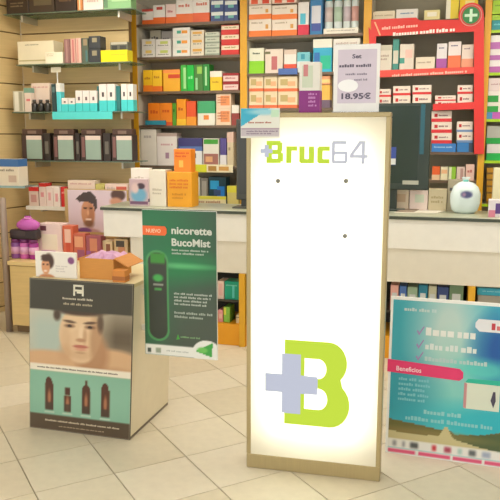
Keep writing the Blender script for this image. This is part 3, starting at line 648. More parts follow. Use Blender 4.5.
on_top(131, 150, 168, Yw+.04, 'white carton with sloping lid standing behind the face picture box', (240, 232, 220), tx((216, 206, 190), .2, .8, .2, .4), .05)
pc = Pic(24, 28, (206, 176, 180)); pc.ell(.5, .62, .42, .3, (110, 170, 200), .5); pc.ell(.62, .26, .22, .12, (70, 50, 60), .4); pc.ell(.3, .35, .2, .2, (226, 196, 190), .6); pc.rect(0, 1, .86, 1, (120, 80, 110))
root = [o for o in COL.objects if o.get('label', '').startswith('box with a blue and lilac')][0]
wl = X(148.5, Yw-.02, 190)-xa
pc.build('printed_picture', root, .004, wl-.006, .012, z_-CT-.004, -.0016)
# dark upright behind the left edge of the sign = till display seen edge-on
t = thing('till_display', 'dark narrow till display standing on the counter left of the illuminated sign', 'display', (X(234.5, Yw, 160), Yw, CT))
wd = X(246, Yw, 160)-X(234.5, Yw, 160); hh = Z(119, Yw, 240)-CT
box('display_foot', (-.02, 0, 0), (wd+.06, .14, .012), mat((66, 66, 60), .5), t, .003); box('display_body', (0, .04, .06), (wd+.05, .075, hh), mat((70, 70, 62), .4), t, .005)
box('display_neck', (wd*.4, .05, .012), (wd*.4+.035, .07, .07), mat((60, 60, 56), .4), t); box('screen_rim', (wd*.2, .036, .1), (wd+.03, .041, hh-.03), mat((56, 56, 50), .3), t)
# monitor on the right
Ym = CF+.22
ml = X(372, Ym, 150); mr = X(430, Ym, 150); mt = Z(103, Ym, 405); mb = Z(190, Ym, 405)
t = thing('computer_monitor', 'large dark computer monitor seen on the counter right of the illuminated sign', 'monitor', (ml, Ym, CT)); Wm = mr-ml
dkm = mat((44, 56, 48), .35)
box('monitor_body', (0, 0, mb-CT), (Wm, .045, mt-CT), dkm, t, .006)
box('screen_panel', (.02, -.002, mb-CT+.045), (Wm-.075, .002, mt-CT-.02), mat((38, 54, 46), .18), t)
box('side_trim', (Wm-.068, -.003, mb-CT+.24), (Wm-.04, .002, mt-CT-.01), mat((36, 92, 106), .4), t)
box('maker_plate', (X(402.5, Ym, 182)-ml, -.003, Z(184.5, Ym, 410)-CT), (X(418.5, Ym, 182)-ml, .002, Z(180.5, Ym, 410)-CT), mat((176, 176, 160), .4), t)
box('monitor_neck', (Wm*.30, .045, .01), (Wm*.45, .085, mb-CT+.1), dkm, t); box('monitor_foot', (Wm*.15, .01, 0), (Wm*.6, .10, .012), dkm, t, .003)
o = box('blue_card', (X(388, Ym-.01, 155), Ym-.006, Z(165, Ym, 390)), (X(396, Ym-.01, 155), Ym-.003, Z(147, Ym, 390)), mat((52, 74, 150), .5))
o['label'] = 'small blue and white card stuck on the monitor beside the sign'; o['category'] = 'card'
box('white_foot', (X(388.5, Ym-.01, 155), Ym-.0075, Z(164.5, Ym, 390)), (X(395.8, Ym-.01, 155), Ym-.0055, Z(158.5, Ym, 390)), mat((214, 216, 210), .5), o)
Yk = CF+.33
on_top(393, 409, 190, Yk, 'cream box with brown print under the monitor, leftmost', (226, 208, 180), [(.15, .8, .2, .6, (206, 176, 140))], .08)
on_top(409.5, 428, 190.5, Yk, 'pale rose box under the monitor, second', (232, 212, 200), [(.3, .8, .2, .6, (206, 214, 190))], .08)
on_top(428.5, 447, 189, Yk, 'beige box on the counter right of the monitor', (206, 192, 156), tx((176, 160, 120), .15, .85, .3, .7, 2), .08)
on_top(447.5, 462, 180, Yk+.01, 'taupe box on the counter behind the round white bag', (176, 166, 140), tx(), .08)
# papers
bm = bmesh.new(); pa = F(392, 212, CT+.001)
def sheet(name, label, pts, z, col):
    bm = bmesh.new(); vs0 = [bm.verts.new((p.x, p.y, z)) for p in pts]; vs1 = [bm.verts.new((p.x, p.y, z+.004)) for p in pts]
    bm.faces.new(vs0[::-1]); bm.faces.new(vs1)
    for i in range(4): j = (i+1) % 4; bm.faces.new((vs0[i], vs0[j], vs1[j], vs1[i]))
    bmesh.ops.recalc_face_normals(bm, faces=bm.faces[:]); o = from_bm(name, bm, mat(col, .5)); o['label'] = label; o['category'] = 'papers'; return o
sheet('paper_stack', 'thin stack of white papers lying on the counter before the monitor', [F(394, 213, CT), F(437, 213.5, CT), F(447, 210.5, CT), F(405, 209.8, CT)], CT+.0006, (226, 220, 204))
sheet('magazine', 'dark edged magazine lying on the white papers by the sign', [F(396, 212.6, CT), F(414, 212.8, CT), F(419, 210.4, CT), F(404, 210, CT)], CT+.0052, (150, 130, 110))
# round white bag
Yb = CF+.24; bc = P(465.5, 190, Yb); r = (X(481, Yb, 190)-X(451, Yb, 190))/2; hb = (Z(177, Yb, 465)-CT)/1.12
t = thing('gift_bag', 'round white and pale blue clear bag on the counter under the red display', 'bag', (bc.x, Yb+r*.0, CT))
prof = [(r*.6, 0), (r*.88, hb*.1), (r, hb*.32), (r*1.0, hb*.6), (r*.84, hb*.82), (r*.5, hb*.94), (r*.16, hb), (r*.24, hb*1.06), (r*.28, hb*1.12)]
o = lathe('bag_body', prof, mat((216, 230, 228), .25), t, 24); o.scale = (1, .7, 1)
for v in o.data.vertices: v.co += Vector((random.uniform(-1, 1), random.uniform(-1, 1), 0))*r*.04
lathe('ribbon', [(r*.17, hb*.96), (r*.22, hb), (r*.17, hb*1.04)], mat((110, 200, 190), .3), t, 16)
pc = Pic(14, 10, (216, 230, 228)); pc.ell(.5, .5, .45, .35, (70, 74, 120), .5); pc.ell(.3, .5, .15, .2, (150, 120, 150), .5)
pc.build('printed_mark', t, -r*.35, r*.5, hb*.45, hb*.75, -r*.72)
# white-violet packet and pale pack at the right edge of the worktop
on_top(489, 512, 200, CF+.05, 'white packet with violet print on the counter at the right edge', (226, 218, 220), [(.3, .6, .2, .8, (90, 60, 130)), (.0, .3, .6, 1, (214, 130, 150))], .08)
on_top(493, 516, 168, CF+.25, 'pale cream pack standing on the counter at the right edge', (226, 216, 176), low((90, 150, 80), .1), .08)

# ================================================================== CUBE DISPLAY WITH MAN POSTER
ca, crz, CW, CH = frame_from((30, 427), (130, 440), 281, 82)
CDp = .49
cu_ = thing('display_plinth', 'white display box with a cosmetics poster of a bare shouldered man on its front', 'display stand', ca, crz)
wside = mat((226, 214, 184), .5)
box('box_body', (.004, .006, .012), (CW-.002, CDp, CH-.02), wside, cu_, .002); box('top_board', (0, .004, CH-.02), (CW, CDp+.01, CH), mat((214, 196, 150), .5), cu_, .002)
box('base_strip', (.012, .012, 0), (CW-.001, CDp-.004, .012), mat((120, 110, 92), .6), cu_)
box('poster_board', (0, -.002, 0), (CW, .005, CH), mat((70, 64, 52), .5), cu_)
pc = Pic(102, 154, (196, 186, 160))
pc.rect(0, .42, .2, .56, (172, 184, 170), .2); pc.rect(.72, 1.1, .2, .5, (98, 84, 64), .25)
sk = (206, 164, 122); pc.ell(.2, .57, .42, .11, sk, .25); pc.ell(.82, .55, .34, .13, (206, 166, 124), .25); pc.ell(.62, .47, .16, .14, (176, 130, 92), .5); pc.ell(.85, .6, .25, .06, (170, 124, 90), .6, .5)
pc.ell(.5, .34, .205, .175, (222, 190, 150), .12); pc.ell(.51, .42, .155, .11, (218, 184, 144), .2); pc.ell(.66, .38, .06, .16, (176, 134, 96), .8, .8); pc.ell(.36, .4, .05, .12, (200, 160, 120), .9, .5)
pc.ell(.5, .185, .25, .035, (74, 56, 42), .5); pc.ell(.275, .225, .035, .035, (74, 58, 44), .8); pc.ell(.70, .26, .03, .06, (80, 60, 44), .8, .8); pc.ell(.36, .47, .07, .05, (196, 152, 112), .9, .5)
for cx2, s in ((.40, 1), (.60, -1)):
    pc.ell(cx2, .262, .06, .009, (84, 60, 44), .7, .9, .08*s); pc.ell(cx2, .29, .05, .012, (120, 84, 60), .7, .8); pc.ell(cx2, .29, .022, .009, (50, 36, 30), .4)
pc.ell(.515, .335, .026, .05, (234, 206, 170), .9, .6); pc.ell(.55, .35, .02, .045, (180, 136, 100), .9, .6); pc.ell(.51, .378, .045, .012, (170, 122, 88), .7, .8)
pc.ell(.51, .42, .075, .011, (176, 96, 80), .5, .9); pc.ell(.51, .438, .06, .01, (206, 140, 116), .7, .7); pc.ell(.51, .46, .05, .008, (170, 130, 96), .8, .6); pc.ell(.51, .475, .1, .03, (190, 150, 112), .9, .4)
pc.rect(0, 1, 0, .195, (62, 58, 44), .006)
pc.rect(0, 1, .555, .60, (232, 222, 200), .006)
pc.rect(0, 1, .60, .90, (130, 176, 150), .006); pc.ell(.5, .75, .5, .12, (146, 190, 162), 1, .6); pc.rect(0, 1, .895, 1, (84, 68, 50), .006)
for cu2, v0, v1, wd2, kind in ((.20, .635, .862, .042, 0), (.385, .70, .862, .036, 1), (.57, .64, .862, .042, 2), (.76, .64, .868, .042, 0)):
    br_ = (84, 48, 32)
    if kind == 0: pc.rect(cu2-wd2, cu2+wd2, v0+.05, v1, br_); pc.ell(cu2-.005, v0+.05, wd2*.85, .045, br_, .1)
    if kind == 1: pc.rect(cu2-wd2, cu2+wd2, v0+.055, v1, br_); pc.rect(cu2-wd2*.75, cu2+wd2*.75, v0, v0+.05, (76, 42, 30))
    if kind == 2: pc.rect(cu2-wd2, cu2+wd2, v0+.07, v1, br_); pc.ell(cu2, v0+.07, wd2, .04, br_, .1); pc.rect(cu2-.012, cu2+.012, v0, v0+.05, br_)
    pc.ell(cu2, (v0+v1)/2+.03, .016, .05, (190, 130, 90), .9, .8); pc.rect(cu2-wd2*.9, cu2+wd2*.9, v1-.05, v1, (70, 56, 44), .01, .8)
    pc.rect(cu2-.05, cu2+.05, v1+.012, v1+.02, (196, 206, 186), .006)
pc.build('printed_sheet', cu_, .002, CW-.002, .002, CH-.002, -.0030)
cw = mat((226, 220, 196), .5); s = CW
def ring(x0, x1, z0, z1, t_): # squared monogram: an open frame with a cross bar and two legs
    bm = bmesh.new()
    for a in ((x0, z0, x0+t_, z1), (x1-t_, z0, x1, z1), (x0, z1-t_, x1, z1), (x0, (z0+z1)/2-t_*.6, x1, (z0+z1)/2+t_*.4), (x0+t_*2, z0+t_*1.3, x1-t_, z0+t_*2.2)): bbox(bm, (a[0], -.0042, a[1]), (a[2], -.0032, a[3]))
    return from_bm('monogram', bm, cw, cu_)
ring(s*.435, s*.535, CH*.905, CH*.975, s*.017)
fine_print('fine_print', s*.33, s*.64, CH*.87, CH*.893, 1, -.0036, mat((190, 180, 156), .5), cu_, 2, True); fine_print('fine_print', s*.34, s*.63, CH*.835, CH*.86, 1, -.0036, mat((170, 158, 130), .5), cu_, 4, True)
fine_print('fine_print', s*.08, s*.88, CH*.412, CH*.43, 1, -.0036, mat((120, 110, 96), .5), cu_, 5); fine_print('fine_print', s*.16, s*.9, CH*.055, CH*.075, 1, -.0036, mat((200, 184, 156), .5), cu_, 6)
fine_print('fine_print', s*.3, s*.75, CH*.025, CH*.038, 1, -.0036, mat((170, 150, 120), .5), cu_, 7)
SHEAR = .055
for ch in cu_.children:
    for v in ch.data.vertices: v.co.x += SHEAR*v.co.z
CM = Matrix.Translation(ca) @ Matrix.Rotation(crz, 4, 'Z'); CMi = CM.inverted()
# white card with a young man's picture, on the plinth
yl = .035
def on_plinth(px0, px1, yt, yl):
    a = onto(CMi, CM, px0, 278, yl)[0]; b = onto(CMi, CM, px1, 278, yl)[0]; h = onto(CMi, CM, (px0+px1)/2, yt, yl)[1]-CH; return a, b-a, h
a, wd, h = on_plinth(36, 77, 252, yl)
t = thing('counter_card', 'white card with a dark haired man picture standing on the display box', 'card', CM @ Vector((a, yl, CH)), crz)
box('card', (0, 0, 0), (wd, .012, h), mat((232, 224, 210), .5), t, .002)
pc = Pic(44, 28, (232, 224, 210)); pc.ell(.27, 1.02, .19, .14, (196, 130, 84), .3); pc.ell(.34, .36, .12, .3, (70, 44, 30), .35); pc.ell(.25, .2, .1, .1, (70, 44, 30), .5); pc.ell(.25, .58, .105, .32, (212, 150, 104), .2); pc.ell(.2, .5, .03, .03, (90, 54, 36), .6); pc.ell(.3, .5, .03, .03, (90, 54, 36), .6); pc.ell(.24, .76, .05, .03, (236, 206, 186), .5); pc.ell(.26, .3, .11, .08, (70, 44, 30), .6)
pc.ell(.88, .3, .08, .14, (130, 70, 120), .3); pc.build('printed_picture', t, .002, wd-.002, .002, h-.002, -.0009)
fine_print('fine_print', wd*.5, wd*.78, h*.2, h*.5, 3, -.0014, mat((206, 196, 186), .5), t, 3)
# open cardboard carton
yl = .06; a, wd, h = on_plinth(80, 127, 259, yl)
t = thing('cardboard_carton', 'open brown cardboard carton with lilac tissue on the display box', 'carton', CM @ Vector((a, yl, CH)), crz)
cbm = mat((206, 142, 66), .7, 0, 'cardboard'); dp = .2; th = .004
box('side_wall', (0, 0, 0), (wd*.72, th, h), cbm, t); box('side_wall', (0, dp-th, 0), (wd*.72, dp, h), cbm, t); box('side_wall', (0, th, 0), (th, dp-th, h), cbm, t); box('side_wall', (wd*.72-th, th, 0), (wd*.72, dp-th, h), cbm, t); box('carton_floor', (th, th, 0), (wd*.72-th, dp-th, th), cbm, t)
prism('carton_flap', [(wd*.725, h*.98), (wd*1.0, h*.62), (wd*1.01, h*.66), (wd*.73, h*1.04)], .01, dp-.01, mat((198, 132, 62), .7, 0, 'cardboard'), t)
bm = bmesh.new(); n = 9
gv = [[bm.verts.new((wd*(.03+.66*i/n), .008+(dp-.016)*j/n, h*.9+.03*random.random()*(1 if 0 < i < n and 0 < j < n else .2))) for i in range(n+1)] for j in range(n+1)]
for j in range(n):
    for i in range(n): bm.faces.new((gv[j][i], gv[j][i+1], gv[j+1][i+1], gv[j+1][i]))
from_bm('tissue_paper', bm, mat((206, 160, 190), .6), t)
a2, wd2, h2 = on_plinth(117, 131, 262, .05)
t = thing('amber_box', 'small amber box beside the open cardboard carton on the display box', 'box', CM @ Vector((min(a2, CW-wd2-.004), .02, CH)), crz)
box('carton', (0, 0, 0), (wd2*.9, .05, h2*.62), mat((206, 130, 50), .5), t, .002); box('printed_band', (-.0006, -.0006, h2*.1), (wd2*.9+.0006, .0505, h2*.3), mat((170, 100, 40), .5), t)

# ================================================================== NICOTINE SPRAY POSTER (clipped to the side of the display box)
yn = .10; nrz = crz
_p0 = onto(CMi, CM, 143, 353.5, yn); _p1 = onto(CMi, CM, 217.5, 356, yn); _pt = onto(CMi, CM, 178, 210.5, yn)
_px = max(_p0[0], CW+.045+.004); na = CM @ Vector((_px, yn, _p0[1])); NW = _p1[0]-_px; NH = _pt[1]-_p0[1]
np_ = thing('poster_board', 'dark green nicotine mouth spray poster board clipped to the side of the white display box', 'poster', na, nrz)
box('board', (0, 0, 0), (NW, .008, NH), mat((230, 230, 222), .5), np_)
pc = Pic(80, 146, (62, 76, 60))
pc.ell(.1, .2, .75, .45, (34, 116, 70), 1.2, .9); pc.ell(.25, .38, .9, .10, (34, 130, 72), 1.0, .8); pc.ell(.45, .37, .5, .018, (110, 200, 130), 1.2, .7)
pc.ell(.0, .75, .35, .45, (50, 108, 74), 1.2, .8); pc.ell(.75, .75, .5, .25, (80, 88, 76), 1, .6)
# spray device
def capsule(u0, u1, v0, v1, col, rr, k=1):
    pc.rect(u0, u1, v0+rr, v1-rr, col, .01, k); pc.ell((u0+u1)/2, v0+rr, (u1-u0)/2, rr, col, .08, k); pc.ell((u0+u1)/2, v1-rr, (u1-u0)/2, rr, col, .08, k)
capsule(.04, .345, .27, .90, (76, 150, 88), .07); capsule(.065, .32, .285, .885, (54, 60, 48), .065)
pc.rect(.1, .3, .29, .36, (60, 140, 50), .02); pc.ell(.2, .46, .07, .025, (70, 170, 80), .6); pc.rect(.13, .27, .5, .512, (160, 164, 150), .008); pc.rect(.15, .25, .53, .545, (80, 170, 80), .008)
pc.rect(0, 1, .925, 1, (232, 232, 224), .004); pc.ell(.86, .96, .2, .09, (232, 232, 224), .05); pc.poly([(.7, .95), (.94, .885), (.93, .985)], (60, 160, 66)); pc.ell(.8, .94, .07, .02, (110, 190, 90), .5)
pc.rect(.03, .08, .955, .985, (70, 80, 70)); pc.rect(.15, .22, .95, .985, (150, 160, 140))
pc.build('printed_sheet', np_, .001, NW-.001, .001, NH-.001, -.0008)
prism('orange_tab', [(0.002, NH*.83), (NW*.31, NH*.83), (NW*.335, NH*.845), (NW*.335, NH*.875), (NW*.31, NH*.892), (.002, NH*.892)], -.003, -.001, mat((238, 106, 44), .45), np_)
pw_ = mat((206, 210, 196), .45)
text('lettering', 'NUEVO', NW*.055, -.0036, NH*.848, NH*.026, mat((250, 220, 180), .4), np_, NW*.2, .01)
text('lettering', 'nicorette', NW*.40, -.0016, NH*.845, NH*.05, pw_, np_, NW*.54, .03)
text('lettering', 'BucoMist', NW*.40, -.0016, NH*.765, NH*.05, pw_, np_, NW*.52, .03)
fine_print('fine_print', NW*.40, NW*.9, NH*.70, NH*.745, 2, -.0016, mat((170, 184, 168), .5), np_, 3)
fine_print('fine_print', NW*.42, NW*.95, NH*.355, NH*.45, 4, -.0016, mat((176, 184, 172), .5), np_, 8)
fine_print('fine_print', NW*.42, NW*.95, NH*.265, NH*.32, 2, -.0016, mat((160, 170, 156), .5), np_, 9)
fine_print('fine_print', NW*.5, NW*.78, NH*.13, NH*.15, 1, -.0016, mat((120, 160, 110), .5), np_, 10)
fine_print('fine_print', NW*.3, NW*.62, NH*.025, NH*.045, 1, -.0016, mat((190, 192, 184), .5), np_, 14)
prism('leaf_mark', [(NW*.44, NH*.12), (NW*.49, NH*.125), (NW*.465, NH*.16)], -.0018, -.001, mat((70, 160, 60), .5), np_)

for zc, ln in ((.12, .018), (.3, .009)): box('side_clip', (-ln, .002, zc), (.02, .012, zc+.03), mat((206, 200, 186), .4), np_)

# ================================================================== TEAL POSTER ON THE RIGHT
qa, qrz, QW0, QH = frame_from((385, 452), (500, 468), 296.5, 391)
QW = QW0/.82
lean = R(-3.0)
tp = thing('standing_poster', 'teal and blue poster board with pink tab and landscape foot leaning on a strut', 'poster', qa, qrz)
tp.rotation_euler = (lean, 0, qrz); tp.rotation_mode = 'XYZ'
QH *= .992
box('board', (0, 0, 0), (QW, .012, QH), mat((236, 236, 230), .5), tp)
o = box('back_strut', (QW*.4, .0, 0), (QW*.6, .008, QH*.7), mat((190, 180, 160), .6), tp); o.location = (0, .125, .008); o.rotation_euler = (R(12), 0, 0)
pc = Pic(110, 140, (58, 172, 190))
pc.rect(-.1, .28, -.1, .45, (58, 164, 178), .3); pc.ell(.42, .2, .22, .42, (190, 210, 200), 1.3, .95); pc.ell(.48, .62, .22, .3, (130, 204, 190), 1.4, .8)
pc.ell(.86, .27, .24, .22, (12, 84, 156), .9, 1); pc.ell(.95, .05, .2, .12, (60, 160, 186), 1, .7); pc.ell(.1, .62, .25, .2, (44, 150, 164), 1, .7); pc.ell(.75, .75, .5, .12, (34, 176, 190), 1, .8)
pc.ell(.68, .4, .2, .06, (90, 206, 190), 1, .8)
pc.poly([(0, .775), (.3, .80), (.4, .812), (.43, .79), (.5, .83), (.7, .81), (1, .74), (1, .93), (0, .93)], (104, 100, 52)); pc.poly([(.46, .84), (.7, .81), (1, .765), (1, .92), (.62, .92)], (74, 92, 56), .9)
pc.ell(.3, .85, .4, .03, (140, 122, 66), 1, .7); pc.poly([(.42, .79), (.44, .79), (.49, .86), (.66, .89), (1, .93), (0, .93), (0, .855), (.25, .86), (.38, .85)], (202, 190, 140), .95)
pc.rect(-.1, 1.1, .905, .965, (228, 226, 218), .006)
for u, cc, wd in ((.05, (150, 150, 150), .03), (.12, (150, 150, 150), .02), (.2, (80, 84, 84), .06), (.35, (200, 50, 60), .03), (.45, (170, 70, 90), .05), (.54, (170, 200, 190), .03), (.63, (96, 100, 100), .05), (.73, (160, 170, 190), .06), (.86, (214, 70, 90), .05), (.95, (120, 120, 130), .04)):
    pc.rect(u-wd/2, u+wd/2, .917, .953, cc, .02)
pc.rect(-.1, 1.1, .967, 1.1, (228, 226, 218), .004)
for u0, u1 in ((.0, .21), (.235, .47), (.49, .70), (.72, .97)): pc.rect(u0, u1, .972, .995, (222, 84, 122), .006)
pc.build('printed_sheet', tp, .012, QW-.012, .004, QH-.014, -.0010)
hx, zz = (lambda u: QW*u), (lambda v: QH*(1-v))
prism('pink_tab', [(-.004, zz(.475)), (hx(.51), zz(.488)), (hx(.535), zz(.47)), (hx(.535), zz(.435)), (hx(.51), zz(.415)), (-.004, zz(.395))][::-1], -.004, -.0015, mat((226, 52, 108), .45), tp)
text('lettering', 'Beneficios', hx(.06), -.0046, zz(.462), QH*.03, mat((250, 220, 226), .4), tp, hx(.18), .015)
pl_ = mat((180, 204, 200), .5)
def mark(u, v):
    prism('check_mark', [(hx(u), zz(v)), (hx(u+.018), zz(v+.025)), (hx(u+.055), zz(v-.03)), (hx(u+.05), zz(v-.036)), (hx(u+.018), zz(v+.008)), (hx(u+.008), zz(v-.01))], -.0024, -.0012, mat((160, 130, 180), .5), tp)
for v in (.205, .29, .365): mark(.195, v)
fine_print('fine_print', hx(.26), hx(.62), zz(.255), zz(.17), 1, -.0018, mat((226, 228, 220), .5), tp, 3); fine_print('fine_print', hx(.26), hx(.62), zz(.335), zz(.27), 1, -.0018, mat((216, 224, 218), .5), tp, 4); fine_print('fine_print', hx(.26), hx(.70), zz(.40), zz(.355), 1, -.0018, pl_, tp, 6)
fine_print('fine_print', hx(.10), hx(.34), zz(.095), zz(.06), 1, -.0018, mat((190, 210, 206), .5), tp, 7)
fine_print('fine_print', hx(.08), hx(.32), zz(.66), zz(.5), 5, -.0018, mat((120, 190, 198), .5), tp, 8)
fine_print('fine_print', hx(.27), hx(.54), zz(.735), zz(.69), 1, -.0018, mat((140, 200, 200), .5), tp, 9); fine_print('fine_print', hx(.14), hx(.76), zz(.785), zz(.74), 1, -.0018, mat((130, 196, 198), .5), tp, 10, True)
prism('white_tab', [(hx(.62), zz(.10)), (hx(.6), zz(.125)), (hx(.6), zz(.15)), (hx(.63), zz(.175)), (hx(.99), zz(.175)), (hx(.99), zz(.10))], -.003, -.0015, mat((226, 226, 228), .5), tp)
prism('red_mark', [(hx(.71), zz(.12)), (hx(.71), zz(.16)), (hx(.735), zz(.16)), (hx(.735), zz(.12))], -.0036, -.0028, mat((196, 60, 70), .5), tp); prism('red_mark', [(hx(.745), zz(.135)), (hx(.745), zz(.16)), (hx(.77), zz(.16)), (hx(.77), zz(.135))], -.0036, -.0028, mat((210, 110, 110), .5), tp)
pkx = [(hx(.55), zz(.495)), (hx(.55), zz(.655)), (hx(.79), zz(.655)), (hx(.79), zz(.495))]
prism('printed_pack', pkx, -.0026, -.0012, mat((214, 220, 200), .5), tp)
prism('pack_top', [(hx(.55), zz(.495)), (hx(.79), zz(.495)), (hx(.81), zz(.465)), (hx(.57), zz(.47))], -.0026, -.0012, mat((40, 180, 150), .5), tp)
prism('pack_figure', [(hx(.73), zz(.59)), (hx(.75), zz(.635)), (hx(.765), zz(.59)), (hx(.76), zz(.535)), (hx(.745), zz(.535))], -.0034, -.0024, mat((70, 64, 84), .5), tp)
prism('pack_side', [(hx(.545), zz(.495)), (hx(.545), zz(.65)), (hx(.565), zz(.655)), (hx(.565), zz(.50))], -.003, -.0024, mat((196, 140, 140), .5), tp)

# ================================================================== LEFT SLAT WALL DISPLAY
LSF = LW-.27
def lz(py, px=78): return P(px, py, LSF).z
glass_edge = mat((96, 112, 92), .2)
def glass_shelf(py, x0, x1, label, solid=False, th=.008):
    z = lz(py, (x0+x1)/2); a, b = X(x0, LSF, py), X(x1, LSF, py)
    t = thing('wall_shelf', label, 'shelf', (a, LSF, z))
    box('shelf_plate', (0, .004, -th), (b-a, LW-LSF-.002, 0), mat((232, 226, 210), .4) if solid else glassmat(), t)
    box('front_edge', (0, 0, -th), (b-a, .004, 0), mat((236, 230, 216), .4) if solid else glass_edge, t)
    for u in (.12, .88): box('bracket', ((b-a)*u-.008, .05, -th-.05 if not solid else -th-.02), ((b-a)*u+.008, LW-LSF-.002, -th), mat((196, 190, 172), .4, .5), t)
    return z
G0 = glass_shelf(11, 3, 132, 'glass shelf at the top of the slat wall with dark boxes')
G1 = glass_shelf(63, 16, 131, 'glass shelf of the slat wall holding the yellow box')
G2 = glass_shelf(111.5, 12, 134, 'glass shelf of the slat wall holding aqua boxes')
G3 = glass_shelf(161, 19, 134, 'glass shelf of the slat wall holding four dark kits')
G4 = glass_shelf(207.5, 26, 131, 'white shelf low on the slat wall', True, .03)
fL = LSF+.015
C2 = dict(cat='cosmetics box', name='cosmetics_box')
def lrow(zs, items, depth=.1): row(fL, zs, items, depth=depth, cat='cosmetics box', name='cosmetics_box')
lrow(G0, [
    (6, 28, -6, 10, (62, 46, 30), tx((130, 110, 80), .2, .8, .4, .7, 2), 'dark brown box at the left end of the top glass shelf'),
    (28.5, 54, -6, 10, (70, 54, 38), [(.2, .9, .2, .6, (104, 90, 62))], 'dark brown box with olive label, second on the top glass shelf'),
    (55, 76, -6, 10, (54, 38, 26), tx((110, 80, 50), .2, .8, .3, .5), 'near black box, third on the top glass shelf'),
    (77, 82.5, -6, 10, (206, 130, 70), [(.35, .6, .05, .95, (240, 214, 170))], 'thin orange striped box on the top glass shelf'),
    (83, 103, -6, 10, (236, 220, 210), tx((206, 180, 170), .2, .8, .3, .6), 'white box on the top glass shelf beside the green one'),
    (103.5, 131, -6, 10, (130, 180, 120), [(.0, .15, .3, .9, (90, 130, 90)), (.3, .9, .2, .5, (166, 206, 150))], 'pale green box at the right end of the top glass shelf'),
])
lrow(G1, [
    (17.5, 54, 41, 62, (234, 222, 190), [(.02, .98, .78, .84, (196, 180, 130)), ('t', .22, .6, .12, .2, (150, 140, 110), 1)], 'wide cream box at the left of the yellow box shelf', dict(back=.05, depth=.15)),
    (45, 62.5, 52, 62, (240, 230, 204), tx((206, 196, 160), .1, .5, .1, .4, 2), 'small cream box in front of the wide cream box', dict(back=-.005, depth=.04)),
    (64, 70, 39, 62, (140, 100, 96), [(.3, .6, .05, .95, (170, 130, 124))], 'slim mauve box, left of three pinkish ones on the slat wall'),
    (70.3, 75.5, 38.5, 62, (206, 160, 146), [(.4, .7, .05, .95, (190, 110, 106))], 'slim pink box, middle of three pinkish ones on the slat wall'),
    (75.8, 81, 38, 62, (216, 176, 160), [(.2, .5, .05, .95, (200, 140, 130))], 'slim rose box, right of three pinkish ones on the slat wall'),
    (81.5, 88, 38, 62, (84, 92, 76), [(.3, .9, .05, .3, (150, 130, 100)), (.6, .9, .5, .95, (70, 110, 110))], 'slim dark green box right of the pinkish boxes'),
    (100.5, 127.5, 50, 62, (226, 210, 14), [('t', .4, .95, .3, .5, (206, 190, 40), 1)], 'bright yellow box at the right of the glass shelf'),
])
stack(88.5, 100.1, (48.5, 36), fL+.012, G1, (56, 58, 60), lab((150, 140, 110), .3, .72, .15, .5), 'small black box with tan picture left of the yellow box, {} of two', ('lower', 'upper'), .1, **C2)
zy = P(114, 50, fL).z
carton(110, 128, 42, 50, fL+.02, 'grey and black pack lying on the yellow box', (92, 92, 78), [(.05, .95, .0, .3, (176, 170, 150)), (.1, .4, .45, .95, (50, 50, 46)), (.55, .9, .45, .95, (56, 56, 52))], zb=zy+.0008, depth=.07, **C2)
AQ = (70, 206, 206); WT = (230, 222, 216)
def aq(x0, x1, yt, zs, label, split=.5, back=0, dot=(110, 90, 90)):
    carton(x0, x1, yt, 111, fL+back, label, WT, [(0, 1, split, 1, AQ), (.38, .66, split*.5, split*.78, dot)], zb=zs, depth=.07, **C2)
lrow(G2, [
    (13, 24, 91, 111, (196, 190, 166), [(.15, .5, .05, .95, (226, 222, 206)), (.6, .85, .05, .95, (160, 156, 134))], 'silvery box at the left end of the aqua shelf'),
    (24.3, 31, 88, 111, (226, 206, 190), top((120, 160, 140), .2)+[(.3, .9, .45, .55, (214, 120, 120))], 'slim white box with red line on the aqua shelf', dict(depth=.055)),
    (31.5, 50, 83, 111, (234, 212, 194), tx((214, 160, 150), .1, .9, .1, .2), 'cream box behind the black bottles on the aqua shelf', dict(back=.07, depth=.08)),
])
for i, x in enumerate((34.5, 41, 47.5)):
    yy = fL+.028; r = (X(x+2.9, yy, 105)-X(x-2.9, yy, 105))/2; H = P(x, 100, yy).z-G2
    t = thing('black_bottle', 'short black bottle on the aqua shelf, %s of three' % ('left', 'middle', 'right')[i], 'bottle', (X(x, yy, 105), yy, G2+.0005), 0, 'black bottles on the aqua shelf')
    lathe('bottle_body', [(r*.9, 0), (r, .004), (r, H*.66), (r*.5, H*.76)], mat((40, 38, 34), .3), t); lathe('bottle_cap', [(r*.5, H*.76), (r*.55, H), (r*.45, H+.002)], mat((70, 62, 54), .3), t)
carton(51.5, 56, 84, 111, fL+.01, 'slim dark teal box left of the tall aqua box', (44, 70, 72), [(.2, .8, .1, .3, (90, 120, 120))], zb=G2, depth=.09, **C2)
carton(56.3, 61, 83, 111, fL, 'tall slim aqua box with white top beside the price tag', (90, 206, 214), top((232, 232, 226), .3), zb=G2, depth=.06, **C2)
aq(61.5, 68, 98, G2, 'short white and aqua box, left of the short pair', .45); aq(68.3, 75, 98, G2, 'short white and aqua box, right of the short pair', .45)
for i, x in enumerate((75.4, 82.6, 89.8)): aq(x, x+7, 90.5, G2, 'medium white and aqua box, %s of three' % ('left', 'middle', 'right')[i], .6)
aq(99, 106.8, 84, G2, 'tall white and aqua box, left one of the middle pair', .6, 0, (70, 60, 60)); aq(107.1, 114.8, 84, G2, 'tall white and aqua box, right one of the middle pair', .6, 0, (70, 60, 60))
aq(121, 127, 84, G2, 'tall white and aqua box, left one of the pair by the ochre post', .58, 0, (70, 60, 60)); aq(127.3, 133.3, 84, G2, 'tall white and aqua box, right one of the pair by the ochre post', .58, 0, (70, 60, 60))
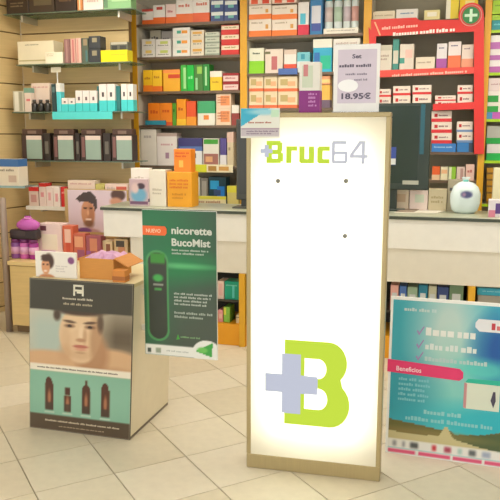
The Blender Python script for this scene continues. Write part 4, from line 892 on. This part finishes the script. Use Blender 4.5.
for x0, x1, nm in ((97.2, 98.8, 'left'), (115.4, 120.4, 'right')):
    carton(x0, x1, 86, 111, fL+.03, 'dark teal divider carton between aqua boxes, %s one' % nm, (48, 120, 120), [(.1, .9, .1, .9, (56, 128, 126))], zb=G2, depth=.06, **C2)
t = thing('shelf_tray', 'aqua display tray edge hanging below the glass shelf', 'tray', (X(53, LSF, 115), LSF-.012, lz(119.3)))
wd = X(113, LSF-.012, 115)-X(53, LSF-.012, 115); hh = lz(112)-lz(119.3)
box('tray_front', (0, 0, 0), (wd, .008, hh), mat((86, 212, 210), .4), t, .001); box('tray_lip', (0, .008, hh-.003), (wd, .011, hh+.004), mat((66, 186, 186), .4), t)
t = thing('price_tag', 'small white price tag on a stalk above the tall aqua box', 'price tag', (X(57, fL+.03, 70), fL+.03, P(58, 82.8, fL).z+.001))
hh = P(57, 72, fL).z-P(57, 82.8, fL).z; ww = X(61.5, fL, 70)-X(51.5, fL, 70)
box('tag_stalk', (-.004, 0, 0), (.004, .004, hh+.01), mat((230, 230, 226), .4), t); box('tag_card', (-ww*.6, -.002, hh), (ww*.4, 0, hh+.04), mat((236, 228, 206), .5), t)
# four dark kits
for i, x in enumerate((21.5, 53, 80.5, 111.5)):
    x1 = x+21.3; A, B = X(x, fL, 145), X(x1, fL, 145); W = B-A; H = P(x+10, 129, fL).z-G3
    t = thing('cosmetics_kit', 'dark boxed kit with pale green front and white band, %s of four' % ('leftmost', 'second from left', 'third from left', 'rightmost')[i], 'kit', (A, fL, G3), 0, 'dark kits on the slat wall')
    dk2 = mat((62, 44, 36), .4)
    box('carton', (0, 0, 0), (W, .09, H*.82), dk2, t, .003); box('lid', (W*.03, .006, H*.82), (W*.97, .084, H), mat((78, 54, 44), .45), t, .004)
    box('front_window', (W*.24, -.0012, H*.05), (W*.95, .002, H*.72), mat((150, 172, 156), .3), t); box('white_band', (W*.24, -.0018, H*.66), (W*.95, .002, H*.79), mat((228, 208, 196), .4), t)
    box('side_stripe', (W*.06, -.0012, H*.12), (W*.2, .002, H*.76), mat((128, 88, 84) if i else (70, 50, 44), .4), t); box('lid_label', (W*.3, .003, H*.85), (W*.7, .007, H*.95), mat((130, 106, 92), .4), t)
for i, (x0, x1) in enumerate(((43.2, 50.2), (75.1, 80), (103, 110.6))):
    carton(x0, x1, 133, 161, fL+.015, 'narrow black box between two dark kits, %s one' % ('left', 'middle', 'right')[i], (50, 40, 34), [(.25, .75, .3, .75, (110, 104, 92))], zb=G3, depth=.08, **C2)
lrow(G4, [
    (29, 38.5, 187, 207, (222, 196, 180), top((214, 40, 40), .22)+[(.2, .8, .4, .8, (206, 150, 140))], 'pink and red box at the left of the white shelf'),
    (39, 46, 183, 207, (232, 208, 196), top((200, 46, 40), .16)+[(.25, .7, .4, .6, (226, 150, 150))], 'white box with red top, second on the white shelf'),
    (46.3, 53, 186.5, 207, (236, 216, 206), [(.3, .7, .3, .7, (230, 170, 166))], 'white and pink box, third on the white shelf'),
    (53.3, 60, 186.5, 207, (238, 222, 210), [(.3, .7, .35, .75, (226, 160, 160))], 'white and pink box, fourth on the white shelf'),
    (60.8, 66.8, 187, 207, (210, 36, 36), tx((240, 150, 140), .2, .8, .2, .4), 'red box on the white shelf'),
    (68, 95, 180.5, 207, (236, 214, 196), [('t', .1, .9, .08, .18, (214, 170, 160), 1)], 'wide pale box behind the capped man display, left one'),
    (95.5, 104.5, 184, 207, (206, 196, 110), tx(), 'yellow-green box behind the capped man display'),
    (105, 128, 184, 207, (236, 210, 196), [(.5, .95, .1, .3, (220, 110, 90)), ('t', .1, .45, .1, .3, (210, 190, 180), 1)], 'wide pale box with red mark behind the capped man display, right one'),
])
# small glass shelf with blue topped box on the side wall
YS = 4.9
a, b = X(-14, YS, 186), X(25, YS, 186); zg = P(10, 186.5, YS).z
t = thing('wall_shelf', 'small glass tray shelf on the left side wall under the blue topped pack', 'shelf', (a, YS, zg))
box('shelf_plate', (0, 0, -.008), (b-a, .20, 0), glassmat((190, 220, 226), .5), t); box('front_edge', (0, -.004, -.012), (b-a, 0, .006), mat((150, 180, 180), .2), t); box('bracket', (-.05, .09, -.03), (.05, .11, -.008), mat((196, 190, 172), .4, .5), t)
carton(-4, 18.5, 159, 186, YS+.02, 'white pack with a blue top on the small glass tray at the left edge', (230, 218, 196), [(0, 1, 0, .28, (66, 112, 170)), ('t', .2, .8, .35, .5, (150, 140, 120), 1), (.55, .9, .6, .85, (206, 180, 160))], zb=zg, depth=.13, cat='pack', name='tissue_pack')

# ================================================================== LOW CABINET AND GIFTS
KF = 4.54; kl, kr = X(11, KF, 300), X(97, KF, 300); kz = Z(262, KF, 25)
kb = thing('low_cabinet', 'low beige wooden cabinet below the slat wall', 'cabinet', (kl, KF, 0))
kw = kr-kl; kd = LW-KF-.02; km = mat((214, 184, 122), .5, 0, 'wood')
box('cabinet_body', (0, .02, .06), (kw, kd, kz-.03), km, kb); box('cabinet_top', (-.012, -.006, kz-.03), (kw+.012, kd, kz), mat((220, 192, 132), .45, 0, 'wood'), kb, .003)
box('kick_board', (.01, .05, 0), (kw-.01, kd-.05, .06), mat((120, 96, 64), .6), kb)
for i in range(2):
    d = box('cabinet_door', (kw*i/2+.004, 0, .065), (kw*(i+1)/2-.004, .02, kz-.035), km, kb, .002); box('door_knob', (kw*.5+(-.03 if i == 0 else .018), -.018, kz*.75), (kw*.5+(-.018 if i == 0 else .03), 0, kz*.75+.012), mat((170, 160, 140), .3, .6), d, .003)
o = lathe('post_body', [(.026, 0), (.026, 1.02), (.02, 1.03)], mat((160, 142, 128), .4, .3), None, 16); o.name = 'display_post'; o.location = (X(6, KF+.0, 300)-.01, KF+.04, 0)
o['label'] = 'grey metal upright post beside the low cabinet at the left edge'; o['category'] = 'post'
# purple gift set
Yg = KF+.10
def K(px, py, Y): p = P(px, py, Y); return p
for i, (x0, x1, c) in enumerate(((9, 17.5, (150, 90, 160)), (18, 26.5, (206, 100, 176)), (27, 35.5, (160, 50, 140)))):
    r = (X(x1, Yg, 250)-X(x0, Yg, 250))/2; H = P(20, 240, Yg).z-kz
    t = thing('purple_jar', 'violet jar on the low cabinet under the dark ribbon, %s of three' % ('left', 'middle', 'right')[i], 'jar', (X((x0+x1)/2, Yg, 250), Yg+r, kz+.0005), 0, 'violet jars')
    lathe('jar_body', [(r*.92, 0), (r, .008), (r, H*.8), (r*.9, H*.84)], mat(c, .25), t); lathe('jar_lid', [(r*.95, H*.84), (r*.95, H), (r*.88, H+.003)], mat((120, 50, 110), .3), t); lathe('jar_label', [(r+.0008, H*.25), (r+.0008, H*.62)], mat((226, 170, 206), .4), t)
zj = P(20, 240, Yg).z+.004
A, B = X(9, Yg, 235), X(36, Yg, 235); H = P(20, 230, Yg).z-zj
t = thing('dark_pouch', 'flat dark grey pouch lying on the violet jars', 'pouch', (A, Yg, zj))
box('pouch_body', (0, 0, 0), (B-A, .08, H), mat((58, 48, 52), .6), t, .012); box('pouch_flap', (.01, -.003, H*.4), ((B-A)*.6, .0, H*.9), mat((72, 60, 62), .6), t); box('pouch_seam', (.005, -.002, H*.15), (B-A-.005, 0, H*.22), mat((40, 34, 38), .6), t)
zp = zj+H; r = (X(36, Yg, 222)-X(13, Yg, 222))/2; H = P(25, 218, Yg).z-zp
t = thing('gauze_pouch', 'round magenta gauze gift pouch on top of the dark pouch', 'pouch', ((X(35, Yg, 222)+X(15, Yg, 222))/2, Yg+.04, zp))
o = lathe('pouch_body', [(r*.7, 0), (r, H*.25), (r*.95, H*.55), (r*.5, H*.85), (r*.2, H*.95), (r*.3, H*1.12)], mat((196, 96, 180), .45), t, 22); o.scale = (1, .5, 1)
for v in o.data.vertices: v.co.x += random.uniform(-1, 1)*r*.05; v.co.z += random.uniform(-1, 1)*H*.03*(v.co.z > .01)
lathe('ribbon', [(r*.27, H*.9), (r*.3, H*.95), (r*.25, H)], mat((226, 150, 210), .4), t, 16)
Yc = KF+.2
def ktop(x0, x1, yt, Y, label, base, bands, depth=.1, zb=None, cat='box', name='product_box'): return carton(x0, x1, yt, yt+20, Y, label, base, bands, zb=kz+.0005 if zb is None else zb, depth=depth, cat=cat, name=name)
ktop(38, 62, 224, Yc, 'white and pink gift box with dark marks on the low cabinet', (236, 210, 206), [(.15, .8, .3, .75, (240, 226, 204)), (.1, .35, .06, .2, (120, 70, 80)), (.1, .7, .78, .9, (196, 140, 190))], .12)
ktop(62.5, 73, 226, Yc-.01, 'orange-red box with skin toned picture, left one behind the man card', (214, 104, 70), [(.2, .8, .1, .5, (236, 190, 170)), (.3, .7, .5, .8, (206, 80, 50))], .09)
ktop(73.5, 85.5, 234, Yc-.03, 'reddish brown picture box behind the white man card', (196, 100, 76), [(.1, .8, .1, .5, (226, 160, 120)), (.3, .9, .6, .9, (150, 80, 110))], .08)
ktop(86, 101, 236, Yc-.03, 'plum coloured picture box behind the cardboard carton', (160, 80, 90), [(.25, .75, .1, .6, (206, 130, 96)), (.0, .3, .6, .9, (150, 80, 150))], .08)
# large display of a man in a cap
Yd = CF+.455
A, B = X(65, Yd, 212), X(128, Yd, 212); H = P(95, 189.5, Yd).z-kz
t = thing('picture_display', 'large cardboard display picturing a man in a dark cap on the low cabinet', 'display', (A, Yd, kz+.0005)); W = B-A
box('board', (0, 0, 0), (W, .02, H), mat((196, 164, 110), .6, 0, 'cardboard'), t, .002)
vb = H/(P(95, 189.5, Yd).z-P(95, 233, Yd).z)   # picture covers the upper part
pc = Pic(64, 46, (222, 204, 214)); pc.ell(.45, .7, .5, .5, (226, 196, 206), 1, .5)
pc.ell(.34, .55, .115, .32, (206, 146, 106), .15); pc.ell(.39, .6, .06, .26, (166, 108, 76), .8, .6); pc.ell(.35, .8, .085, .1, (120, 84, 64), .7, .7)
pc.poly([(.14, .22), (.2, .14), (.28, .05), (.4, .04), (.49, .16), (.5, .42), (.455, .5), (.44, .34), (.33, .27), (.2, .29)], (74, 60, 58)); pc.ell(.295, .43, .035, .022, (80, 50, 40), .5); pc.ell(.395, .43, .03, .022, (80, 50, 40), .5); pc.ell(.34, .54, .02, .07, (222, 168, 128), .7); pc.ell(.345, .7, .055, .025, (236, 206, 186), .4); pc.ell(.34, 1.0, .2, .09, (196, 150, 150), .4)
pc.ell(.27, .97, .12, .07, (130, 80, 140), .3); pc.ell(.86, .1, .12, .14, (90, 62, 54), .3); pc.ell(.82, .26, .1, .1, (206, 150, 120), .5)
pc.build('printed_picture', t, W*.055, W*.985, H-H/vb*.98, H-.006, -.0008)
ph2 = H-H/vb
fine_print('fine_print', W*.1, W*.9, ph2*.3, ph2*.8, 4, -.0012, mat((170, 130, 100), .5), t, 5)
# two picture boxes under the counter overhang, in front of the display
Yx = KF+.2
ktop(102, 112.5, 241, Yx, 'cream box with brown picture below the counter overhang', (226, 200, 156), [(.4, .8, .15, .6, (150, 90, 60))], .08)
ktop(114, 128, 239, Yx, 'box picturing a dark haired head below the counter overhang', (222, 190, 140), [(.15, .75, .08, .35, (70, 60, 44)), (.3, .8, .35, .65, (206, 140, 96))], .08)
